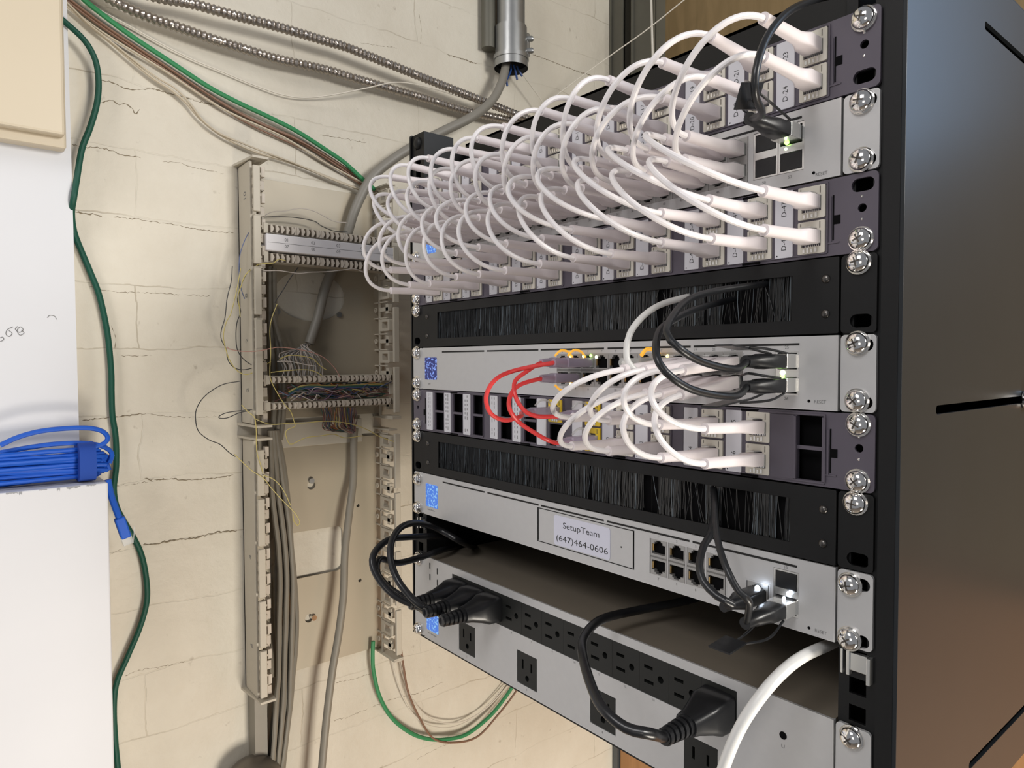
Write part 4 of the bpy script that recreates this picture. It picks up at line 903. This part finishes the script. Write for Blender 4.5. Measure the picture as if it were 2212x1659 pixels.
# ---- beige wiring block mounts: back plate, rails, clips
FX = WX+60                     # front plane of the rails
def mount(label, ytl, zt, zb, caps, numbers):
    yl_, yr_ = -80.0, 133.0
    root = thing('wiring_block_mount', label, 'wiring block', (WX+5, 26, zb), 'beige wiring block mounts')
    holes = numbers['holes']
    put('back_plate', MB().plate(rr(yl_+10, zb+6, yr_+2, zt-14, 5), holes, WX+2, WX+5, yz), bixp, root, bevel=0.4)
    # left rail
    mb = MB(); mb.box(WX, FX-12, yl_, yl_+3, zb+4, zt-4); mb.box(WX, WX+4, yl_, yl_+22, zb+4, zt-4)
    z = zt-20
    while z > zb+14: mb.box(FX-24, FX-4, yl_+3, yl_+12, z-3, z); mb.box(FX-30, FX-10, yl_+14, yl_+17, z-9, z-1); z -= 13.5
    put('left_rail', mb, bixm, root, bevel=0.4)
    for a, b in caps: put('rail_cap', MB().box(FX-5, FX, yl_+0.5, yl_+9.5, b, a), bixm, root, bevel=0.8)
    tb = MB(); z = zt-12; i = 0
    while z > zb+14:
        if i % 2 == 0: tb.box(FX-12, FX-4, yl_+12, yl_+17, z-13, z)
        else: tb.box(FX-16, FX-9, yl_+12, yl_+18, z-12, z)
        z -= 17; i += 1
    put('clip_row', tb, tooth, root, bevel=0.4)
    # end shelves
    for z in (zt-3, zb): put('end_bracket', MB().add([(WX,yl_-6,z),(FX-8,yl_-1,z),(FX+2,yl_-1,z),(FX+2,yl_+20,z),(FX-14,yl_+20,z),(WX,yl_+20,z),(WX,yl_-6,z+3),(FX-8,yl_-1,z+3),(FX+2,yl_-1,z+3),(FX+2,yl_+20,z+3),(FX-14,yl_+20,z+3),(WX,yl_+20,z+3)],
        [(0,5,4,3,2,1),(6,7,8,9,10,11),(0,1,7,6),(1,2,8,7),(2,3,9,8),(3,4,10,9),(4,5,11,10),(5,0,6,11)]), bixm, root)
    # right rail: open comb of square clips
    mb = MB(); yr2 = yr_-11
    mb.box(WX, WX+3, yr2, yr2+4, zb+2, zt-4); z = zt-8; i = 0
    mb.box(WX+18, WX+21, yr2, yr2+3, zb+2, zt-4)
    while z > zb+24:
        mb.box(WX, WX+44, yr2, yr2+3, z-2, z)
        if i % 2 == 0:
            mb.plate(rr(WX+22, z-21, FX-8, z-3, 2, 2), [rr(WX+30, z-17, FX-13, z-7, 1, 2)], yr2-1, yr2+8, lambda u, v, d: (u, d, v))
        else:
            mb.box(WX+22, FX-10, yr2, yr2+5, z-15, z-9); mb.box(FX-20, FX-12, yr2, yr2+7, z-19, z-4); mb.plate(circ(WX+10, z-12, 4, 12), [circ(WX+10, z-12, 2.2, 12)], yr2-1, yr2+1)
        z -= 24; i += 1
    put('right_rail', mb, bixm, root, bevel=0.3)
    z = zt-8
    while z > zb+20: z_ = max(zb+10, z-82); put('rail_cap', MB().box(FX-3, FX+2, yr2+2, yr2+11, z_, z), bixm, root, bevel=0.8); z = z_-7
    mb = MB(); mb.box(WX, FX+2, yr2-2, yr2+13, zb, zb+2.5); mb.box(FX-34, FX+2, yr2-2, yr2+13, zb+2.5, zb+5); mb.box(WX, FX-10, yr2-2, yr2+13, zt-4, zt-1.5)
    put('end_bracket', mb, bixm, root, bevel=0.3)
    if numbers.get('marks'):
        t = MB()
        for s_, zz in numbers['marks']:
            vs, fs = glyphs(s_); xs = [v[0] for v in vs]; ys_ = [v[1] for v in vs]; h = max(ys_)-min(ys_)
            t.add([(WX+32-(b)*9/h, yl_-0.15, zz+a*9/h) for a, b in vs], fs)
        put('moulded_number', t, grey_ink, root)
    return root
zz = lambda py, px=548: onX(px, py, FX).z
u_caps = [(zz(355), zz(455)), (zz(464), zz(568)), (zz(577), zz(679)), (zz(690), zz(897))]
l_caps = [(zz(974), zz(1073)), (zz(1081), zz(1183)), (zz(1190), zz(1296)), (zz(1304), zz(1405)), (zz(1413), zz(1515))]
def Y(px, py): return onX(px, py, WX+4).y
def Z(px, py): return onX(px, py, WX+4).z
ovc = (Y(667,640), Z(667,640)); 
orx = (Y(745,640)-Y(592,640))/2; ovc = ((Y(745,640)+Y(592,640))/2, (Z(667,584)+Z(667,694))/2); orz = (Z(667,584)-Z(667,694))/2
oval = [(ovc[0]+orx*math.cos(t), ovc[1]+orz*math.sin(t)) for t in [2*math.pi*i/32 for i in range(32)]]
mtU = mount('upper beige wiring block mount with two white comb rows, on the brick wall', 0, zz(335), zz(925), u_caps, {'holes': [oval], 'marks': [('10', zz(425)), ('8', zz(640)), ('2', zz(740)), ('2', zz(850))]})
mtL = mount('lower beige wiring block mount under the cable tangle, without comb rows', 0, zz(948), zz(1527), l_caps, {'holes': [rr(-45, Z(690,1240), Y(740,1190), Z(690,1142), 11), circ(Y(672,1048), Z(672,1048), 6.2, 16), circ(Y(667,1335), Z(667,1335), 6.2, 16), circ(Y(773,1092), Z(773,1092), 2.6, 10), circ(Y(777,1253), Z(777,1253), 2.8, 10)], 'marks': [('2', zz(1012)), ('4', zz(1222)), ('6', zz(1420))]})
for a, b in ((598,673),(731,680)): put('plate_screw', MB().tube([(WX+5,Y(a,b),Z(a,b)),(WX+8,Y(a,b),Z(a,b))], 4, 14), galv, mtU, smooth=True)
put('plate_screw', MB().tube([(WX+2,Y(671,1038),Z(671,1038)),(WX+9,Y(671,1038),Z(671,1038))], 4, 14), galv, mtL, smooth=True)
put('plate_screw', MB().tube([(WX+2,Y(676,1333),Z(676,1333)),(WX+9,Y(676,1333),Z(676,1333))], 4, 14), chrome, mtL, smooth=True)
lp_ = Y(700, 930)
put('raised_panel', MB().box(WX+4.5, WX+7, -60, Y(780,935), Z(700,960), Z(700,908)), mat('pale_plate', (0.52, 0.485, 0.41), 0.45), mtU, bevel=0.8)
# comb rows (connector bars), label strip
def bar(py1, py2, label):
    z1 = onX(700, py1, FX).z; z2 = onX(700, py2, FX).z; ya, yb_ = -66.0, 126.0
    root = thing('connector_strip', label, 'connector strip', (FX-10, 30, z2), 'comb connector strips')
    put('bar_body', MB().box(FX-26, FX-6, ya, yb_, z2, z1).box(FX-8, FX-3, ya, ya+6, z2-1, z1+1), bixm, root, bevel=0.4)
    mb = MB(); n = 25; pitch = (yb_-ya-14)/n; h = z1-z2
    for i in range(n):
        y = ya+9+pitch*i+(i//5)*0.0
        w_ = pitch*0.30
        mb.box(FX-6, FX-1.5, y, y+w_, z2+0.8, z1-0.8)
        mb.add([(FX-6,y+w_,z2+h*.15),(FX-1.5,y+w_,z2+h*.15),(FX-1.5,y+w_+pitch*.32,z2+h*.5),(FX-6,y+w_+pitch*.32,z2+h*.5),(FX-6,y+w_,z2+h*.85),(FX-1.5,y+w_,z2+h*.85)], [(0,1,2,3),(3,2,5,4),(1,5,2),(0,3,4),(0,4,5,1)])
        if i % 5 == 4: mb.box(FX-6, FX-2.5, y+w_+1.6, y+pitch-0.4, z2+0.5, z1-0.5)
    put('comb_teeth', mb, tooth, root)
    put('slot_shadow', MB().box(FX-6.2, FX-5.6, ya+7, yb_-2, z2+0.8, z1-0.8), mat('brown_slot', (0.10, 0.075, 0.05), 0.7), root)
    return root
bar(497, 515, 'topmost comb connector strip, just above the white label strip')
bar(556, 575, 'comb connector strip just under the white label strip')
bar(811, 826, 'comb connector strip just above the coloured wire tangle')
bar(866, 881, 'lowest comb connector strip, under the coloured wire tangle')
dsz1, dsz2 = onX(700, 518, FX).z, onX(700, 553, FX).z
ds = thing('designation_strip', 'white handwritten label strip between the two upper comb strips', 'label strip', (FX-6, 30, dsz2))
put('strip', MB().box(FX-22, FX+1, -64, 126, dsz2, dsz1), mat('label_white', (0.74, 0.72, 0.73), 0.45), ds, bevel=1.2)
for i, (a, b) in enumerate((('01','07'),('02','08'),('03','09'),('04','10'),('05','11'))):
    t = MB()
    for s_, f_ in ((a, 0.72), (b, 0.34)):
        vs, fs = glyphs(s_); h = max(v[1] for v in vs)-min(v[1] for v in vs)
        t.add([(FX+1.15, -40+i*37+q[0]*4.2/h, dsz2+(dsz1-dsz2)*f_-2+q[1]*4.2/h) for q in vs], fs)
    put('handwriting', t, grey_ink, ds)
put('divider_line', MB().box(FX+1, FX+1.2, -62, 124, (dsz1+dsz2)/2-0.2, (dsz1+dsz2)/2+0.2), grey_ink, ds)

# grey round trunk ends, bundles of grey cables (each one a cable)
gl = ['outermost grey cable on the left of the bundle beside the lower rail', 'second grey cable from the left in the bundle beside the lower rail', 'third grey cable from the left in the bundle', 'fourth grey cable from the left in the bundle', 'middle grey cable of the bundle', 'fourth grey cable from the right in the bundle', 'third grey cable from the right in the bundle', 'second grey cable from the right in the bundle', 'rightmost grey cable of the bundle below the wire tangle']
base = [(930, 578, 602), (1000, 580, 616), (1060, 583, 624), (1120, 588, 630), (1180, 592, 634), (1250, 592, 641), (1330, 592, 645), (1400, 596, 643), (1460, 597, 637), (1520, 590, 632), (1590, 583, 624), (1665, 577, 616), (1720, 574, 612)]
for i, lb_ in enumerate(gl):
    f = i/8; pts = []
    for k, (py, xa, xb_) in enumerate(base):
        g = f+0.10*math.sin(k*1.1+i*2.3)*(0.2 if i in (0, 8) else 1)
        pts.append(W(xa+4+(xb_-xa-8)*min(1, max(0, g)), py, 14+9*((i*2) % 3)+2*math.sin(i*1.9+k*0.5)))
    wire('grey_cable', lb_, 'cable', pts, 3.6, greyc, 8, 'grey cables in the bundle beside the lower rail')
for i, (pts, lb_) in enumerate([([(584,575),(584,640),(585,720),(590,800),(592,880),(590,930)], 'grey cable running straight down inside the upper mount beside the rail'),
        ([(592,580),(593,650),(597,720),(604,790),(606,870),(600,935)], 'second grey cable inside the upper mount, just right of the straight one'),
        ([(590,680),(600,720),(610,760),(613,830),(612,900),(606,950)], 'grey cable slanting right inside the upper mount')]):
    wire('grey_cable', lb_, 'cable', [W(a, b, 16+4*i) for a, b in pts], 3.8, greyc, 8, 'grey cables inside the upper mount')
wire('grey_cable', 'thick round grey cable dropping from the wire tangle to the bottom edge', 'cable', [W(a, b, o_) for a, b, o_ in [(766,925,18),(764,956,18),(763,1036,20),(755,1103,28),(745,1194,34),(742,1283,38),(732,1366,40),(718,1449,42),(706,1546,44),(695,1662,44),(690,1730,44)]], 5.6, greyc, 14)
o = put('wall_post', MB().box(WX, WX+26, W(551,1600,26).y, W(578,1600,26).y, -1650, zz(1530)), greyc); tag(o, 'flat grey post below the lower left rail at the bottom of the photo', 'post')
dm = MB(); c_ = W(548, 1690, 30)
k_ = 7; vs = []; fs = []
for i in range(k_+1):
    a = math.pi/2*i/k_
    for j in range(24):
        an = 2*math.pi*j/24; vs.append((c_.x+38*math.cos(a)*math.cos(an), c_.y+38*math.cos(a)*math.sin(an), c_.z+34*math.sin(a)))
for i in range(k_):
    for j in range(24): fs.append((i*24+j, i*24+(j+1) % 24, (i+1)*24+(j+1) % 24, (i+1)*24+j))
dm.add(vs, fs); dm.tube([(c_.x, c_.y, -1650), (c_.x, c_.y, c_.z)], 38, 24)
o = put('domed_pipe_end', dm, mat('dark_taupe_metal', (0.16, 0.14, 0.115), 0.35, 0.4), smooth=True); tag(o, 'dark rounded top of a pipe at the bottom edge, left of the grey cable bundle', 'pipe')

# coloured pair-wire tangle between the lower comb strips, and the fan below (nobody could count these)
tw_cols = [('violet_pair', (0.15, 0.09, 0.13)), ('maroon_pair', (0.20, 0.09, 0.075)), ('white_pair', (0.40, 0.35, 0.31)), ('pink_pair', (0.33, 0.19, 0.17)), ('green_pair', (0.04, 0.12, 0.10)), ('yellow_pair', (0.42, 0.34, 0.12)), ('blue_pair', (0.06, 0.09, 0.19)), ('slate_pair', (0.13, 0.13, 0.13)), ('orange_pair', (0.42, 0.17, 0.06))]
rt = random.Random(5)
tg = thing('wire_tangle', 'tangle of many thin coloured pair wires between the two lower comb strips', 'wires', (FX-12, 30, onX(700, 866, FX).z)); tg['kind'] = 'stuff'
zt_a, zb_a = onX(700, 827, FX).z, onX(700, 866, FX).z
for ci, (nm, cc) in enumerate(tw_cols):
    mb = MB()
    for i in range(9 if ci < 5 else 4):
        pts = []; z = rt.uniform(zb_a+3, zt_a-3); ya = rt.uniform(-50, 60); n = rt.randint(4, 7); x = FX-rt.uniform(4, 18)
        for k in range(n):
            pts.append((x+rt.uniform(-4, 3), ya+k*rt.uniform(9, 19), min(zt_a-1, max(zb_a+1, z+rt.uniform(-8, 8)))))
        mb.tube(smooth_path(pts, 3), 0.75, 5)
    if nm in ('yellow_pair', 'green_pair', 'blue_pair'):
        z = zt_a-3-(2 if nm == 'green_pair' else 0)-(4 if nm == 'blue_pair' else 0)
        for q in range(3): mb.tube(smooth_path([(FX-5-q, -34, z-8), (FX-4-q, -12, z), (FX-4-q, 30, z-1-q), (FX-5-q, 100, z-1+q*0.4), (FX-9-q, 118, z-3)], 4), 0.8, 5)
    put('pair_wires', mb, mat(nm, cc, 0.5), tg, smooth=True, kind='stuff')
tf = thing('wire_fan', 'fan of many fine coloured wires dropping from the lowest comb strip into the grey cable', 'wires', (FX-20, 60, onX(760, 935, FX).z)); tf['kind'] = 'stuff'
for ci, (nm, cc) in enumerate(tw_cols):
    mb = MB()
    for i in range(7):
        s_ = rt.random(); p0 = onX(692+76*s_, 880, FX-8); p2 = W(755+14*rt.random(), 928+rt.uniform(-3, 8), 22); pm = onX(700+68*s_+rt.uniform(-5, 5), 910+18*(1-s_)+rt.uniform(-6, 6), FX-22)
        mb.tube(smooth_path([p0, p0.lerp(pm, 0.5)+Vector((0, rt.uniform(-2, 2), 0)), pm, p2], 4), 0.7, 5)
    put('fine_wires', mb, mat(nm, cc, 0.5), tf, smooth=True, kind='stuff')
# grey cable bundle arching behind the upper-lower comb
ab = thing('wire_arch', 'arch of fine wires fanning out of the grey cable above the lower comb strips', 'wires', (FX-30, -10, onX(650, 800, FX).z)); ab['kind'] = 'stuff'
for ci, (nm, cc) in enumerate([tw_cols[2], tw_cols[7], ('grey_pair', (0.24, 0.235, 0.22)), tw_cols[2]]):
    mb = MB()
    for i in range(7):
        q = i/6+ci*0.05; xs_ = 612+70*q
        pts = [W(672, 742, 20), onX(655+rt.uniform(-8,8), 752-6*q, FX-24), onX(xs_-8, 768+rt.uniform(-4,6), FX-12), onX(xs_+rt.uniform(-6,4), 790, FX-14), onX(xs_+rt.uniform(-4,4), 813, FX-12)]
        mb.tube(smooth_path(pts, 4), 0.75, 5)
    put('fine_wires', mb, mat(nm, cc, 0.5), ab, smooth=True, kind='stuff')
# individual cross-connect wires, pixel polylines read off the photo
mblk = mat('dark_pair', (0.05, 0.05, 0.05), 0.5); myel = mat('yellow_jumper', (0.56, 0.47, 0.16), 0.5); mblu = mat('blue_white_jumper', (0.13, 0.16, 0.28), 0.5); mwht = mat('white_jumper', (0.55, 0.50, 0.45), 0.5); mred = mat('pink_jumper', (0.50, 0.27, 0.22), 0.5)
c4 = lambda L: [(400+a*.226, 600+b*.226) for a, b in L]
c3 = lambda L: [(400+a*.226, 300+b*.226) for a, b in L]
c5 = lambda L: [(400+a*.226, 900+b*.226) for a, b in L]
JW = [
 ('dark looping jumper wire far left of the beige rail, beside the wall', mblk, c4([(520,990),(350,1025),(190,1130),(110,1250),(100,1360),(130,1470),(230,1550),(330,1590),(420,1670),(480,1710)]), 40),
 ('yellow-grey jumper wire slanting down across the lower rail, ending in a hook', myel, c5([(470,360),(630,510),(750,590),(830,690),(930,800),(1040,910),(1080,970),(1095,1010),(1075,1040),(1040,1000),(1030,930)]), 62),
 ('yellow jumper wire parallel to the hooked one, ending beside the bundle', myel, c5([(740,560),(830,590),(900,650),(960,740),(990,810),(1010,850)]), 62),
 ('yellow jumper wire hanging straight down over the lower rail', myel, c4([(540,1215),(600,1280),(660,1330),(675,1400),(680,1480),(680,1590),(690,1690),(725,1800),(745,1870)]), 62),
 ('small folded wire loop poking left of the upper rail', mblk, c4([(640,1260),(540,1270),(400,1290),(330,1320),(325,1340),(400,1340),(520,1290),(620,1270)]), 48),
 ('blue-white wire curling down the left side of the upper rail', mblu, c3([(620,870),(570,970),(530,1080),(515,1200),(520,1330),(540,1450),(570,1530)]), 40),
 ('dark wire in the loop left of the upper rail, outermost at the left', mblk, c4([(450,-110),(440,30),(400,200),(380,380),(345,500),(345,590),(390,680),(410,790),(470,860),(560,880),(680,850),(800,800)]), 44),
 ('yellow-flecked wire just inside the dark loop left of the upper rail', myel, c4([(530,-90),(500,80),(440,330),(390,430),(365,560),(390,690),(430,800),(500,890),(580,925),(660,900),(720,860),(820,800)]), 46),
 ('yellow wire along the left flank of the upper rail', myel, c3([(700,1200),(640,1240),(570,1310),(530,1420),(505,1500),(520,1620),(525,1700)]), 46),
 ('dark wire against the left flank of the upper rail', mblk, c4([(620,-80),(560,10),(500,200),(530,320),(495,430),(485,560),(500,690),(560,780),(650,840),(750,870)]), 44),
 ('pink-white twisted wire arching over the rail into the lower comb', mred, c4([(400,660),(430,685),(560,705),(700,700),(800,680),(900,665),(1050,680),(1200,710),(1320,760),(1410,840),(1460,910),(1475,945)]), 64),
 ('yellow-blue wire running down the right side of the upper rail across both comb strips', myel, c4([(880,250),(830,380),(810,500),(818,700),(810,880),(820,980),(880,1100),(950,1210),(1010,1280),(1040,1370),(1050,1420),(980,1450),(960,1490),(985,1570),(1020,1590),(1150,1530),(1300,1510),(1420,1495),(1530,1530),(1700,1510)]), 66),
 ('dark wire slanting from the comb strip over the oval hole', mblk, c4([(1080,-100),(1000,10),(940,110),(870,215),(860,240)]), 50),
 ('pale twisted wire running right just below the white label strip', mwht, c3([(700,1230),(760,1260),(900,1260),(1080,1285),(1200,1275),(1350,1270),(1500,1255),(1620,1245),(1740,1290)]), 58),
 ('short yellow wire end bent up against the comb under the label strip', myel, c3([(700,1200),(780,1190),(850,1185),(890,1150),(960,1165)]), 62),
 ('yellow wire crossing below the lowest comb strip towards the right rail', myel, c5([(670,20),(760,60),(840,75),(1000,65),(1150,60),(1300,45),(1450,50),(1620,80),(1750,130),(1860,190),(2000,240)]), 58),
 ('pale wire on the back plate above the white label strip', mwht, c3([(720,760),(830,700),(950,690),(1100,665),(1230,690),(1330,740),(1430,790),(1540,800)]), 30),
 ('dark thin wire on the back plate above the comb, left part', mblk, c3([(720,750),(860,745),(1050,752),(1230,785),(1300,830),(1420,880),(1550,890)]), 26),
 ('yellow short arched wire above the lower comb strips', myel, c4([(900,780),(980,745),(1080,745),(1210,770),(1290,840),(1350,880)]), 60),
 ('pale arched wire entering the lower comb strip at its middle', mwht, c4([(880,800),(1000,800),(1150,830),(1250,845)]), 60),
 ('yellow arched wire entering the lower comb strip', myel, c4([(820,905),(950,890),(1100,880),(1200,885),(1270,910),(1310,940)]), 62),
]
for lb_, m_, pts, off in JW: wire('jumper_wire', lb_, 'wire', [W(a, b, off) for a, b in pts], 0.62, m_, 5, 'thin jumper wires on the blocks', 3)
# shrink noise: nothing else
